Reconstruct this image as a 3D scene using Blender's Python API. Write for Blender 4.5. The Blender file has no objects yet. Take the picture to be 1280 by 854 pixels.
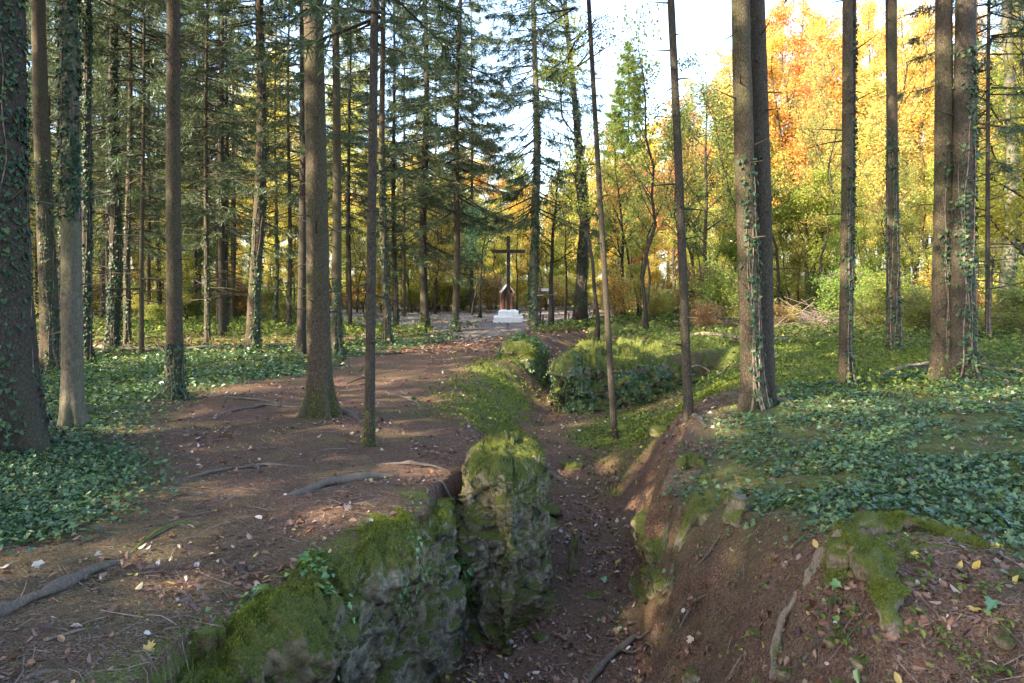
import bpy, math, random
import numpy as np
from mathutils import Vector

# ------------------------------------------------------------------ camera, sky, sun, exposure
SC = bpy.context.scene
COL = SC.collection
FPX, HOR = 853.0, 345.0            # focal length and eye level, in pixels of the 1280 px wide photograph
cam_data = bpy.data.cameras.new('camera')
cam_data.lens = 24.0
cam_data.sensor_width = 36.0
cam_data.shift_y = -(427.0 - HOR) / 1280.0
cam_data.clip_start = 0.05
cam_data.clip_end = 2000.0
cam = bpy.data.objects.new('camera', cam_data)
cam.rotation_euler = (math.radians(90), 0, 0)
COL.objects.link(cam)
SC.camera = cam

SUN_AZ = math.atan2(-0.86, -0.50)   # compass angle from +Y towards +X of the sun
SUN_EL = math.radians(35)
world = bpy.data.worlds.new('World')
SC.world = world
world.use_nodes = True
wn = world.node_tree
for n in list(wn.nodes):
    wn.nodes.remove(n)
w_out = wn.nodes.new('ShaderNodeOutputWorld')
w_bg = wn.nodes.new('ShaderNodeBackground')
w_sky = wn.nodes.new('ShaderNodeTexSky')
w_sky.sky_type = 'NISHITA'
w_sky.sun_disc = False
w_sky.sun_elevation = SUN_EL
w_sky.sun_rotation = SUN_AZ
w_sky.air_density = 1.0
w_sky.dust_density = 2.0
w_sky.ozone_density = 1.0
w_bg.inputs['Strength'].default_value = 0.15
wn.links.new(w_sky.outputs[0], w_bg.inputs[0])
wn.links.new(w_bg.outputs[0], w_out.inputs[0])

sun_data = bpy.data.lights.new('sun', 'SUN')
sun_data.energy = 3.9
sun_data.angle = math.radians(0.5)
sun_data.color = (1.0, 0.84, 0.60)
sun = bpy.data.objects.new('sun', sun_data)
to_sun = Vector((math.sin(SUN_AZ) * math.cos(SUN_EL), math.cos(SUN_AZ) * math.cos(SUN_EL), math.sin(SUN_EL)))
sun.rotation_euler = to_sun.to_track_quat('Z', 'Y').to_euler()
COL.objects.link(sun)

SC.view_settings.view_transform = 'Standard'
SC.view_settings.look = 'None'
SC.view_settings.gamma = 1.0
SC.view_settings.use_curve_mapping = False
SC.view_settings.exposure = 2.88
SC.render.engine = 'CYCLES'
SC.cycles.max_bounces = 6
SC.cycles.diffuse_bounces = 4
SC.cycles.transmission_bounces = 4
SC.cycles.glossy_bounces = 2
SC.cycles.use_denoising = True
SC.cycles.sample_clamp_indirect = 6.0

# ------------------------------------------------------------------ numeric helpers
def rs(seed):
    return np.random.default_rng(seed)

def _hash(ix, iy, iz, seed=0):
    h = (ix.astype(np.int64) * 374761393 + iy.astype(np.int64) * 668265263 + iz.astype(np.int64) * 2147483647 + seed * 974634777) & 0xffffffff
    h = ((h ^ (h >> 13)) * 1274126177) & 0xffffffff
    h = ((h ^ (h >> 16)) * 2246822519) & 0xffffffff
    return ((h ^ (h >> 15)) & 0xffffff) / float(0xffffff)

def vnoise(p, seed=0):
    p = np.asarray(p, float)
    i = np.floor(p).astype(np.int64)
    f = p - i
    f = f * f * (3 - 2 * f)
    out = 0
    for dx in (0, 1):
        wx = f[:, 0] if dx else 1 - f[:, 0]
        for dy in (0, 1):
            wy = f[:, 1] if dy else 1 - f[:, 1]
            for dz in (0, 1):
                wz = f[:, 2] if dz else 1 - f[:, 2]
                out = out + wx * wy * wz * _hash(i[:, 0] + dx, i[:, 1] + dy, i[:, 2] + dz, seed)
    return out * 2 - 1

def fbm(p, octv=4, seed=0, gain=0.5):
    p = np.asarray(p, float)
    a, s, o = 1.0, 0.0, 0
    for k in range(octv):
        s = s + a * vnoise(p * (2.03 ** k) + 17.3 * k, seed + k)
        o += a
        a *= gain
    return s / o

def worley(p, seed=0):
    """distance to the nearest and second nearest feature point and the nearest cell's random value"""
    p = np.asarray(p, float)
    i = np.floor(p).astype(np.int64)
    d1 = np.full(len(p), 9.0); d2 = np.full(len(p), 9.0); cv = np.zeros(len(p))
    for dx in (-1, 0, 1):
        for dy in (-1, 0, 1):
            for dz in (-1, 0, 1):
                c = i + np.array([dx, dy, dz])
                q = np.stack([_hash(c[:, 0], c[:, 1], c[:, 2], seed + s) for s in (1, 2, 3)], 1) + c
                d = np.linalg.norm(q - p, axis=1)
                r = _hash(c[:, 0], c[:, 1], c[:, 2], seed + 4)
                m = d < d1
                d2 = np.where(m, d1, np.minimum(d2, d))
                cv = np.where(m, r, cv)
                d1 = np.where(m, d, d1)
    return d1, d2, cv

def smooth(a, b, x):
    t = np.clip((x - a) / (b - a), 0, 1)
    return t * t * (3 - 2 * t)

def sdist(x, y, poly):
    """signed distance to a polygon, negative inside"""
    P = np.asarray(poly, float)
    d = np.full(x.shape, 1e9)
    inside = np.zeros(x.shape, bool)
    n = len(P)
    for k in range(n):
        ax, ay = P[k]; bx, by = P[(k + 1) % n]
        ex, ey = bx - ax, by - ay
        t = np.clip(((x - ax) * ex + (y - ay) * ey) / (ex * ex + ey * ey + 1e-12), 0, 1)
        d = np.minimum(d, (x - ax - t * ex) ** 2 + (y - ay - t * ey) ** 2)
        c = ((ay > y) != (by > y))
        with np.errstate(divide='ignore', invalid='ignore'):
            xi = (bx - ax) * (y - ay) / (by - ay if by != ay else 1e-12) + ax
        inside ^= c & (x < xi)
    d = np.sqrt(d)
    return np.where(inside, -d, d)

def pt(px, py, Y):
    return ((px - 640.0) / FPX * Y, Y, -(py - HOR) / FPX * Y)

# ------------------------------------------------------------------ the lie of the land (eye level is z = 0)
UP = [pt(*c) for c in [
    (0, 854, 2.85), (300, 854, 3.1), (0, 700, 4.1), (200, 700, 4.3), (330, 770, 3.8), (450, 690, 4.6), (545, 632, 5.6),
    (400, 620, 5.7), (200, 600, 6.2), (20, 580, 6.9), (90, 535, 8.6), (400, 525, 9.2), (462, 558, 7.9), (560, 560, 7.9),
    (216, 500, 11), (620, 545, 8.4), (530, 500, 11.5), (480, 480, 13.5), (600, 450, 18), (318, 437, 21), (100, 460, 17),
    (480, 430, 25), (640, 428, 24), (540, 410, 33), (635, 403, 38), (300, 401, 40), (100, 410, 33), (0, 400, 40),
    (1280, 854, 3.0), (1100, 854, 3.2), (1000, 854, 3.3), (950, 800, 3.5), (870, 854, 3.7), (1050, 690, 4.0), (1280, 700, 3.9),
    (920, 640, 5.2), (850, 600, 6.9), (880, 560, 7.5), (945, 510, 8.8), (1056, 480, 10.7), (1190, 470, 10.5), (1280, 500, 8.3),
    (1280, 600, 5.3), (860, 525, 8.8), (1000, 440, 15), (1280, 440, 15), (900, 442, 16), (800, 438, 18), (710, 452, 15),
    (850, 455, 15.5), (720, 412, 30), (900, 412, 25), (1000, 400, 28), (1200, 400, 25), (1000, 388, 45), (700, 398, 42), (700, 380, 66)]]
UP += [(0.2, 0.0, -1.72), (-2, 0.5, -1.68), (2.5, 0.5, -1.75), (-8, 2, -1.75), (8, 2, -1.5), (0, -8, -1.8), (-25, 0, -2.0), (25, 0, -1.6),
       (-60, 30, -2.2), (60, 30, -1.6), (0, 90, -2.2), (-50, 90, -2.3), (50, 90, -1.6), (0, -60, -2), (-150, 150, -1), (150, 150, -1),
       (0, 160, -1), (-150, -60, -2), (150, -60, -2), (30, 60, -1.9), (-25, 50, -2.5), (14, 12, -1.5), (14, 5, -1.5)]
UP = np.array(UP)
CC = 0.6
def _k(x, y, cx, cy):
    return np.sqrt((x[:, None] - cx) ** 2 + (y[:, None] - cy) ** 2 + CC * CC)
_A = _k(UP[:, 0], UP[:, 1], UP[:, 0], UP[:, 1]) - 0.02 * np.eye(len(UP))
_zm = UP[:, 2].mean()
_W = np.linalg.solve(_A, UP[:, 2] - _zm)

FLOOR = [(-1.5, 1.6), (-1.5, 3.6), (-1.02, 4.6), (-0.66, 5.4), (-0.6, 6.2), (-0.2, 7.0), (0.30, 7.7), (0.62, 8.6), (0.50, 9.7), (0.40, 11), (0.52, 13), (0.72, 15),
         (0.95, 17), (1.0, 19), (1.2, 22), (2.2, 25.5), (4.5, 29), (7, 32), (7.5, 31), (4.8, 27.6), (2.9, 24.3), (1.75, 21.5), (1.3, 18.5),
         (1.25, 16.2), (1.3, 15.0), (2.1, 15.1), (3.3, 15.7), (5.1, 17.1), (5.1, 16.5), (3.2, 14.2), (2.1, 12.8), (1.3, 11.5), (1.15, 10),
         (1.25, 8.8), (1.38, 7.8), (1.22, 6.9), (1.15, 6.2), (0.9, 5.0), (0.55, 3.8), (0.3, 1.6)]
RIM = [(-1.9, 0.9), (-1.62, 3.4), (-1.22, 4.3), (-0.72, 5.35), (-0.66, 6.2), (-0.5, 7.2), (-0.35, 8.2), (-0.6, 9.3), (-0.9, 10.5), (-1.1, 12),
       (-1.1, 13.5), (-0.7, 15.5), (0.25, 17), (0.6, 19), (0.7, 22), (1.4, 26), (4, 30.8), (7.5, 34), (8.2, 31), (5.2, 26), (3.4, 23.5), (2.2, 21),
       (1.75, 18.5), (1.6, 16.4), (1.6, 15.4), (2.3, 15.6), (3.4, 16.2), (5.5, 17.6), (6.1, 16.3), (4.8, 13), (3.9, 11.5), (2.9, 10),
       (2.45, 9), (2.1, 8.2), (1.72, 7.4), (1.5, 6.7), (1.5, 6.1), (1.95, 5.2), (2.0, 4.3), (1.8, 3.4), (1.5, 0.9)]
RIMZ = np.array([(0, 2, -3.25), (0, 6, -3.2), (0, 8, -3.06), (0, 11, -3.04), (0, 14, -2.95), (0, 17, -2.9), (0, 21, -2.75), (0, 26, -2.75), (0, 33, -2.7)])

def floor_z(x, y):
    z = np.interp(y, RIMZ[:, 1], RIMZ[:, 2])
    br = smooth(2.0, 4.6, x) * smooth(12, 13.5, y) * (1 - smooth(17, 18, y))
    return z + br * 0.35

def height(x, y, detail=True):
    x = np.atleast_1d(np.asarray(x, float)); y = np.atleast_1d(np.asarray(y, float))
    z = np.empty(x.shape)
    for s in range(0, len(x), 40000):
        e = slice(s, s + 40000)
        z[e] = _k(x[e], y[e], UP[:, 0], UP[:, 1]) @ _W + _zm
    p3 = np.stack([x, y, np.zeros_like(x)], 1)
    if detail:
        z = z + 0.07 * fbm(p3 * 0.55, 3, 5) * smooth(1.0, 5, np.hypot(x, y) + 0.5) + 0.03 * fbm(p3 * 2.3, 4, 9)
    m = (np.abs(x) < 12) & (y > -2) & (y < 38)
    if m.any():
        xm, ym = x[m], y[m]
        if detail:
            q = p3[m]
            xm = xm + 0.13 * fbm(q * 1.7, 3, 21)
            ym = ym + 0.13 * fbm(q * 1.7 + 50, 3, 22)
        if detail:
            bk = smooth(0.9, 1.4, x[m]) * (1 - smooth(6.0, 7.5, y[m])) * smooth(-1, 1, y[m])
            z[m] += bk * (0.05 * fbm(q * 4.5, 4, 61) - 0.05 * np.abs(fbm(q * 2.2 + 9, 3, 62)))
        df = np.maximum(sdist(xm, ym, FLOOR), 0)
        dr = np.maximum(-sdist(xm, ym, RIM), 0)
        t = df / (df + dr + 1e-6)
        t = np.where(dr <= 0, 1.0, t)
        prof = smooth(0, 1, t) * 0.55 + t * 0.45
        fz = floor_z(xm, ym) + 0.02 * (detail and fbm(p3[m] * 4, 2, 33))
        z[m] = fz + (z[m] - fz) * prof
    return z

def hz(x, y):
    return float(height([x], [y])[0])

_ys = np.geomspace(2.0, 200, 1600)
def ground(px, py):
    """the point of the land on the line of sight through a pixel of the photograph"""
    x = (px - 640) / FPX * _ys
    z = -(py - HOR) / FPX * _ys
    g = height(x, _ys, False)
    k = np.argmax(z < g)
    if z[k] >= g[k]:
        k = len(_ys) - 1
    return float(x[k]), float(_ys[k])

def gpoly(pts):
    return [ground(*p) for p in pts]

# ------------------------------------------------------------------ mesh helpers
def mesh_from(name, V, F, smooth_shade=False, rnd=None, mats=()):
    """V (n,3); F (m,k) or a list of such arrays"""
    me = bpy.data.meshes.new(name)
    V = np.ascontiguousarray(V, np.float32)
    if isinstance(F, np.ndarray):
        F = [F]
    F = [f for f in F if len(f)]
    me.vertices.add(len(V))
    me.vertices.foreach_set('co', V.ravel())
    loops = np.concatenate([f.ravel() for f in F]).astype(np.int32)
    sizes = np.concatenate([np.full(len(f), f.shape[1]) for f in F])
    starts = np.concatenate([[0], np.cumsum(sizes)[:-1]]).astype(np.int32)
    me.loops.add(len(loops))
    me.loops.foreach_set('vertex_index', loops)
    me.polygons.add(len(sizes))
    me.polygons.foreach_set('loop_start', starts)
    if smooth_shade:
        me.polygons.foreach_set('use_smooth', np.ones(len(sizes), bool))
    else:
        me.polygons.foreach_set('use_smooth', np.zeros(len(sizes), bool))
    me.update(calc_edges=True)
    if rnd is not None:
        a = me.attributes.new('rnd', 'FLOAT', 'FACE')
        a.data.foreach_set('value', np.asarray(rnd, np.float32))
    for m in mats:
        me.materials.append(m)
    return me

def link(name, me, parent=None, loc=(0, 0, 0), rot=(0, 0, 0), scale=1.0):
    o = bpy.data.objects.new(name, me)
    COL.objects.link(o)
    o.location = loc
    o.rotation_euler = rot
    o.scale = (scale,) * 3 if not isinstance(scale, tuple) else scale
    if parent is not None:
        o.parent = parent
    return o

def tag(o, label=None, cat=None, group=None, kind=None):
    if label: o['label'] = label
    if cat: o['category'] = cat
    if group: o['group'] = group
    if kind: o['kind'] = kind
    return o

class MB:
    def __init__(self):
        self.V, self.Q, self.n = [], [], 0
    def add(self, V, Q):
        self.V.append(np.asarray(V, float)); self.Q.append(np.asarray(Q, int) + self.n); self.n += len(V)
    def tube(self, P, R, seg=6, bump=0.0, seed=0, cap=True, squash=1.0, lobes=None):
        P = np.asarray(P, float); R = np.asarray(R, float)
        T = np.gradient(P, axis=0)
        T /= np.linalg.norm(T, axis=1)[:, None] + 1e-9
        ref = np.array([0, 0, 1.0]) if abs(T[:, 2]).mean() < 0.8 else np.array([1.0, 0, 0])
        A = np.cross(T, ref); A /= np.linalg.norm(A, axis=1)[:, None] + 1e-9
        B = np.cross(T, A)
        th = np.linspace(0, 2 * np.pi, seg, endpoint=False)
        rr = np.repeat(R[:, None], seg, 1)
        if lobes is not None:
            rr = rr * lobes(th[None, :], P[:, 2][:, None])
        V = P[:, None, :] + rr[..., None] * (np.cos(th)[None, :, None] * A[:, None, :] + squash * np.sin(th)[None, :, None] * B[:, None, :])
        V = V.reshape(-1, 3)
        if bump:
            C = np.repeat(P, seg, 0)
            d = V - C
            n = fbm(V * np.array([9, 9, 4.0]), 3, seed) + 0.6 * fbm(V * np.array([28, 28, 16.0]), 2, seed + 9)
            V = C + d * (1 + bump * n)[:, None]
        m = len(P)
        i = np.arange(m - 1)[:, None] * seg
        j = np.arange(seg)[None, :]
        a = i + j; b = i + (j + 1) % seg
        Q = np.stack([a, b, b + seg, a + seg], -1).reshape(-1, 4)
        if cap:
            V = np.vstack([V, P[0], P[-1]])
            c0, c1 = m * seg, m * seg + 1
            js = np.arange(0, seg, 2)
            q0 = np.stack([np.full(len(js), c0), (js + 2) % seg, (js + 1) % seg, js], 1)
            l = (m - 1) * seg
            q1 = np.stack([np.full(len(js), c1), l + js, l + (js + 1) % seg, l + (js + 2) % seg], 1)
            if seg % 2:
                q0, q1 = q0[:-1], q1[:-1]
            Q = np.vstack([Q, q0, q1])
        self.add(V, Q)
    def box(self, c, s, rot=0.0, taper=1.0):
        x, y, z = np.array(s) / 2.0
        V = np.array([(-x, -y, -z), (x, -y, -z), (x, y, -z), (-x, y, -z), (-x * taper, -y * taper, z), (x * taper, -y * taper, z), (x * taper, y * taper, z), (-x * taper, y * taper, z)])
        cr, sr = math.cos(rot), math.sin(rot)
        V = np.stack([V[:, 0] * cr - V[:, 1] * sr, V[:, 0] * sr + V[:, 1] * cr, V[:, 2]], 1) + np.array(c)
        self.add(V, [(0, 3, 2, 1), (4, 5, 6, 7), (0, 1, 5, 4), (1, 2, 6, 5), (2, 3, 7, 6), (3, 0, 4, 7)])
    def mesh(self, name, mat, smooth_shade=True):
        return mesh_from(name, np.vstack(self.V), np.vstack(self.Q), smooth_shade, mats=(mat,))

def bevel(o, w=0.01, seg=2):
    m = o.modifiers.new('bevel', 'BEVEL'); m.width = w; m.segments = seg; m.limit_method = 'ANGLE'

# leaf shapes: two halves folded along the midrib, tip towards +y, normal +z
def fold_leaf(half, up=0.12, curl=0.0):
    h = np.array(half, float)
    n = len(h)
    V = [(0, 0, 0), (0, 1, -curl)]
    R = [(x, y, up * x - curl * y * y) for x, y in h]
    L = [(-x, y, up * x - curl * y * y) for x, y in h]
    V = np.array(V + R + L)
    F = np.array([[0] + [2 + k for k in range(n)] + [1], [0, 1] + [2 + n + k for k in range(n)][::-1]])
    V[:, 1] -= 0.3
    return V, F
IVY = fold_leaf([(0.30, -0.16), (0.52, 0.08), (0.30, 0.30), (0.42, 0.55), (0.16, 0.66)], 0.14, 0.15)
BEECH = fold_leaf([(0.26, 0.22), (0.30, 0.55), (0.14, 0.86)], 0.35, 0.25)
BEECH2 = fold_leaf([(0.22, 0.2), (0.3, 0.5), (0.16, 0.82)], -0.3, -0.35)
MAPLE = fold_leaf([(0.30, -0.05), (0.55, 0.32), (0.24, 0.38), (0.36, 0.78), (0.10, 0.68)], 0.25, -0.2)
DIA = (np.array([(0, -0.5, 0), (0.34, 0.02, 0.07), (0, 0.5, -0.05), (-0.34, 0.02, 0.07)]), np.array([[0, 1, 2, 3]]))
NEEDLE = (np.array([(-0.06, 0, 0), (0.055, 0, 0), (0.03, 1, 0), (-0.03, 1, 0)]), np.array([[0, 1, 2, 3]]))
BLADE = (np.array([(-0.09, 0, 0), (0.09, 0, 0), (0.02, 1, 0.1), (-0.02, 1, 0.1)]), np.array([[0, 1, 2, 3]]))

def frames(nrm, tip):
    """rotation matrices whose columns are side, tip, normal"""
    n = nrm / (np.linalg.norm(nrm, axis=1)[:, None] + 1e-9)
    t = tip - (tip * n).sum(1)[:, None] * n
    t /= np.linalg.norm(t, axis=1)[:, None] + 1e-9
    s = np.cross(t, n)
    return np.stack([s, t, n], 2)

def leaf_geo(pos, R, size, tpl):
    V0, F0 = tpl
    V = pos[:, None, :] + size[:, None, None] * np.einsum('nij,kj->nki', R, V0)
    k = len(V0)
    F = F0[None] + (np.arange(len(pos)) * k)[:, None, None]
    return V.reshape(-1, 3), F.reshape(-1, F0.shape[1])

def leaf_mesh(name, pos, R, size, tpl, mat, rng, rnd=None):
    V, F = leaf_geo(pos, R, size, tpl)
    r = rng.random(len(pos)) if rnd is None else rnd
    r = np.repeat(r, len(tpl[1]))
    return mesh_from(name, V, F, False, r, (mat,))

def unit(v):
    return v / (np.linalg.norm(v, axis=-1, keepdims=True) + 1e-9)

# ------------------------------------------------------------------ materials
def new_mat(name):
    m = bpy.data.materials.new(name)
    m.use_nodes = True
    nt = m.node_tree
    for n in list(nt.nodes):
        nt.nodes.remove(n)
    out = nt.nodes.new('ShaderNodeOutputMaterial')
    return m, nt, out

class NT:
    """short-hand for building node trees"""
    def __init__(self, name):
        self.m, self.nt, self.out = new_mat(name)
        self.tc = self.nt.nodes.new('ShaderNodeTexCoord')
    def n(self, t, **kw):
        nd = self.nt.nodes.new(t)
        for k, v in kw.items():
            setattr(nd, k, v)
        return nd
    def l(self, a, b):
        self.nt.links.new(a, b)
    def coords(self, scale=(1, 1, 1), src='Object'):
        mp = self.n('ShaderNodeMapping')
        mp.inputs['Scale'].default_value = scale
        self.l(self.tc.outputs[src], mp.inputs[0])
        return mp.outputs[0]
    def noise(self, vec, scale, detail=5, rough=0.6, dist=0.0):
        nd = self.n('ShaderNodeTexNoise')
        nd.inputs['Scale'].default_value = scale
        nd.inputs['Detail'].default_value = detail
        nd.inputs['Roughness'].default_value = rough
        nd.inputs['Distortion'].default_value = dist
        self.l(vec, nd.inputs['Vector'])
        return nd.outputs['Fac']
    def voro(self, vec, scale, feature='F1', out='Distance'):
        nd = self.n('ShaderNodeTexVoronoi', feature=feature)
        nd.inputs['Scale'].default_value = scale
        self.l(vec, nd.inputs['Vector'])
        return nd.outputs[out]
    def ramp(self, fac, stops):
        r = self.n('ShaderNodeValToRGB')
        el = r.color_ramp.elements
        while len(el) < len(stops):
            el.new(0.5)
        for e, (p, c) in zip(el, stops):
            e.position = p
            e.color = tuple(c) + ((1,) if len(c) == 3 else ())
        self.l(fac, r.inputs[0])
        return r.outputs[0]
    def mix(self, fac, a, b, mode='MIX'):
        nd = self.n('ShaderNodeMix', data_type='RGBA', blend_type=mode)
        for v, idx in ((fac, 0), (a, 6), (b, 7)):
            if isinstance(v, (int, float)):
                nd.inputs[idx].default_value = v
            elif isinstance(v, tuple):
                nd.inputs[idx].default_value = v + (1,)
            else:
                self.l(v, nd.inputs[idx])
        return nd.outputs[2]
    def math(self, op, a, b=None, clamp=False):
        nd = self.n('ShaderNodeMath', operation=op, use_clamp=clamp)
        for v, i in ((a, 0), (b, 1)):
            if v is None: continue
            if isinstance(v, (int, float)): nd.inputs[i].default_value = v
            else: self.l(v, nd.inputs[i])
        return nd.outputs[0]
    def bump(self, h, strength=0.5, dist=0.02, prev=None):
        b = self.n('ShaderNodeBump')
        b.inputs['Strength'].default_value = strength
        b.inputs['Distance'].default_value = dist
        self.l(h, b.inputs['Height'])
        if prev is not None: self.l(prev, b.inputs['Normal'])
        return b.outputs[0]
    def principled(self, col, rough=0.85, normal=None, spec=0.25):
        p = self.n('ShaderNodeBsdfPrincipled')
        if isinstance(col, tuple): p.inputs['Base Color'].default_value = col + (1,)
        else: self.l(col, p.inputs['Base Color'])
        if isinstance(rough, (int, float)): p.inputs['Roughness'].default_value = rough
        else: self.l(rough, p.inputs['Roughness'])
        p.inputs['Specular IOR Level'].default_value = spec
        if normal is not None: self.l(normal, p.inputs['Normal'])
        self.l(p.outputs[0], self.out.inputs['Surface'])
        return self.m
    def attr(self, name, out='Fac'):
        a = self.n('ShaderNodeAttribute', attribute_name=name)
        return a.outputs[out]

def leaf_mat(name, stops=None, trans=0.5, gloss=0.0, use_obj=False, rough=0.35, vlo=0.65, vhi=1.3, hue=0.05):
    t = NT(name)
    rnd = t.attr('rnd')
    if use_obj:
        oi = t.n('ShaderNodeObjectInfo')
        hs = t.n('ShaderNodeHueSaturation')
        mr = t.n('ShaderNodeMapRange')
        t.l(rnd, mr.inputs[0]); mr.inputs[3].default_value = 0.5 - hue; mr.inputs[4].default_value = 0.5 + hue * 0.7
        w = t.n('ShaderNodeTexWhiteNoise', noise_dimensions='1D'); t.l(rnd, w.inputs['W'])
        mv = t.n('ShaderNodeMapRange')
        t.l(w.outputs[0], mv.inputs[0]); mv.inputs[3].default_value = vlo; mv.inputs[4].default_value = vhi
        t.l(mr.outputs[0], hs.inputs['Hue']); t.l(mv.outputs[0], hs.inputs['Value'])
        t.l(oi.outputs['Color'], hs.inputs['Color'])
        col = hs.outputs[0]
    else:
        col = t.ramp(rnd, stops)
    d = t.n('ShaderNodeBsdfDiffuse'); t.l(col, d.inputs[0])
    tr = t.n('ShaderNodeBsdfTranslucent'); t.l(col, tr.inputs[0])
    mx = t.n('ShaderNodeMixShader'); mx.inputs[0].default_value = trans
    t.l(d.outputs[0], mx.inputs[1]); t.l(tr.outputs[0], mx.inputs[2])
    res = mx.outputs[0]
    if gloss:
        g = t.n('ShaderNodeBsdfGlossy'); g.inputs['Roughness'].default_value = rough
        g.inputs['Color'].default_value = (0.9, 0.95, 1, 1)
        fr = t.n('ShaderNodeLayerWeight'); fr.inputs[0].default_value = 0.25
        f2 = t.math('MULTIPLY_ADD', fr.outputs['Facing'], gloss)
        f2.node.inputs[2].default_value = gloss * 0.45
        m2 = t.n('ShaderNodeMixShader'); t.l(f2, m2.inputs[0]); t.l(res, m2.inputs[1]); t.l(g.outputs[0], m2.inputs[2])
        res = m2.outputs[0]
    t.l(res, t.out.inputs['Surface'])
    return t.m

def bark_mat(name, dark, light, algae, algae_amt=0.5, scale=1.0, crack=0.75):
    t = NT(name)
    v = t.coords((1, 1, 0.55))
    big = t.noise(v, 2.2 * scale, 3)
    fl = t.voro(v, 34 * scale, 'DISTANCE_TO_EDGE')
    cellc = t.voro(v, 34 * scale, 'F1', 'Color')
    fine = t.noise(v, 60 * scale, 6, 0.7)
    c = t.ramp(fine, [(0.3, dark), (0.7, light)])
    cc = t.n('ShaderNodeSeparateColor'); t.l(cellc, cc.inputs[0])
    c = t.mix(t.math('MULTIPLY', cc.outputs[0], 0.35), c, tuple(x * 1.5 for x in light))
    af = t.ramp(big, [(0.42, (0, 0, 0)), (0.68, (1, 1, 1))])
    afm = t.math('MULTIPLY', af, algae_amt)
    c = t.mix(afm, c, algae)
    c = t.mix(t.ramp(fl, [(0.0, (crack, crack, crack)), (0.12, (0, 0, 0))]), c, tuple(x * 0.6 for x in dark))
    b = t.bump(t.math('MINIMUM', fl, 0.2), 0.9 * crack, 0.03)
    b = t.bump(fine, 0.6, 0.012, b)
    return t.principled(c, 0.9, b, 0.2)

M = {}
M['spruce_bark'] = bark_mat('spruce_bark', (0.034, 0.025, 0.018), (0.092, 0.070, 0.049), (0.060, 0.066, 0.030), 0.8)
M['dark_bark'] = bark_mat('dark_bark', (0.026, 0.021, 0.017), (0.068, 0.055, 0.043), (0.042, 0.047, 0.026), 0.6)
M['grey_bark'] = bark_mat('grey_bark', (0.055, 0.048, 0.038), (0.145, 0.13, 0.10), (0.085, 0.095, 0.045), 0.8, 0.8, 0.3)
M['leaf_obj'] = leaf_mat('autumn_leaf', trans=0.6, use_obj=True)
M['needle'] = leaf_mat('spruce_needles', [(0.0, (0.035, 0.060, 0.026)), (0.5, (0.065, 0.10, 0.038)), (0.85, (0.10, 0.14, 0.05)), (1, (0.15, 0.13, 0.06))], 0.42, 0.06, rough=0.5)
M['needle_sun'] = leaf_mat('sunlit_spruce_needles', [(0, (0.09, 0.14, 0.035)), (1, (0.21, 0.25, 0.06))], 0.35)  # brighter, yellower copy of the spruce needles: sunlight painted into the colour
M['ivy'] = leaf_mat('ivy_leaf', [(0, (0.020, 0.050, 0.018)), (0.5, (0.045, 0.10, 0.030)), (0.85, (0.085, 0.155, 0.042)), (0.97, (0.10, 0.17, 0.045)), (1, (0.25, 0.20, 0.04))], 0.25, 0.09, rough=0.42)
M['ivy_trunk'] = leaf_mat('climbing_ivy_leaf', [(0, (0.012, 0.032, 0.013)), (0.5, (0.026, 0.060, 0.022)), (0.9, (0.05, 0.095, 0.03)), (1, (0.10, 0.15, 0.04))], 0.2, 0.05, rough=0.5)
M['ivy_fresh'] = leaf_mat('young_ivy_leaf', [(0, (0.05, 0.13, 0.035)), (1, (0.14, 0.26, 0.05))], 0.35, 0.12)
M['moss'] = leaf_mat('moss_shoots', [(0, (0.055, 0.05, 0.018)), (0.2, (0.06, 0.085, 0.016)), (0.55, (0.135, 0.175, 0.028)), (1, (0.25, 0.28, 0.05))], 0.35)
M['herb'] = leaf_mat('woodland_herbs', [(0, (0.05, 0.09, 0.025)), (0.5, (0.10, 0.15, 0.04)), (1, (0.21, 0.23, 0.06))], 0.4)
M['litter'] = leaf_mat('fallen_leaf', [(0, (0.06, 0.028, 0.018)), (0.4, (0.14, 0.065, 0.04)), (0.70, (0.20, 0.105, 0.06)), (0.86, (0.24, 0.16, 0.11)), (0.93, (0.46, 0.42, 0.41)), (0.96, (0.40, 0.27, 0.06)), (1, (0.45, 0.36, 0.07))], 0.25, 0.08)

def twig_mat():
    t = NT('dead_twig')
    v = t.coords()
    return t.principled(t.ramp(t.noise(v, 12, 4), [(0.3, (0.07, 0.05, 0.04)), (0.7, (0.24, 0.19, 0.16))]), 0.85)
M['twig'] = twig_mat()

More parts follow.
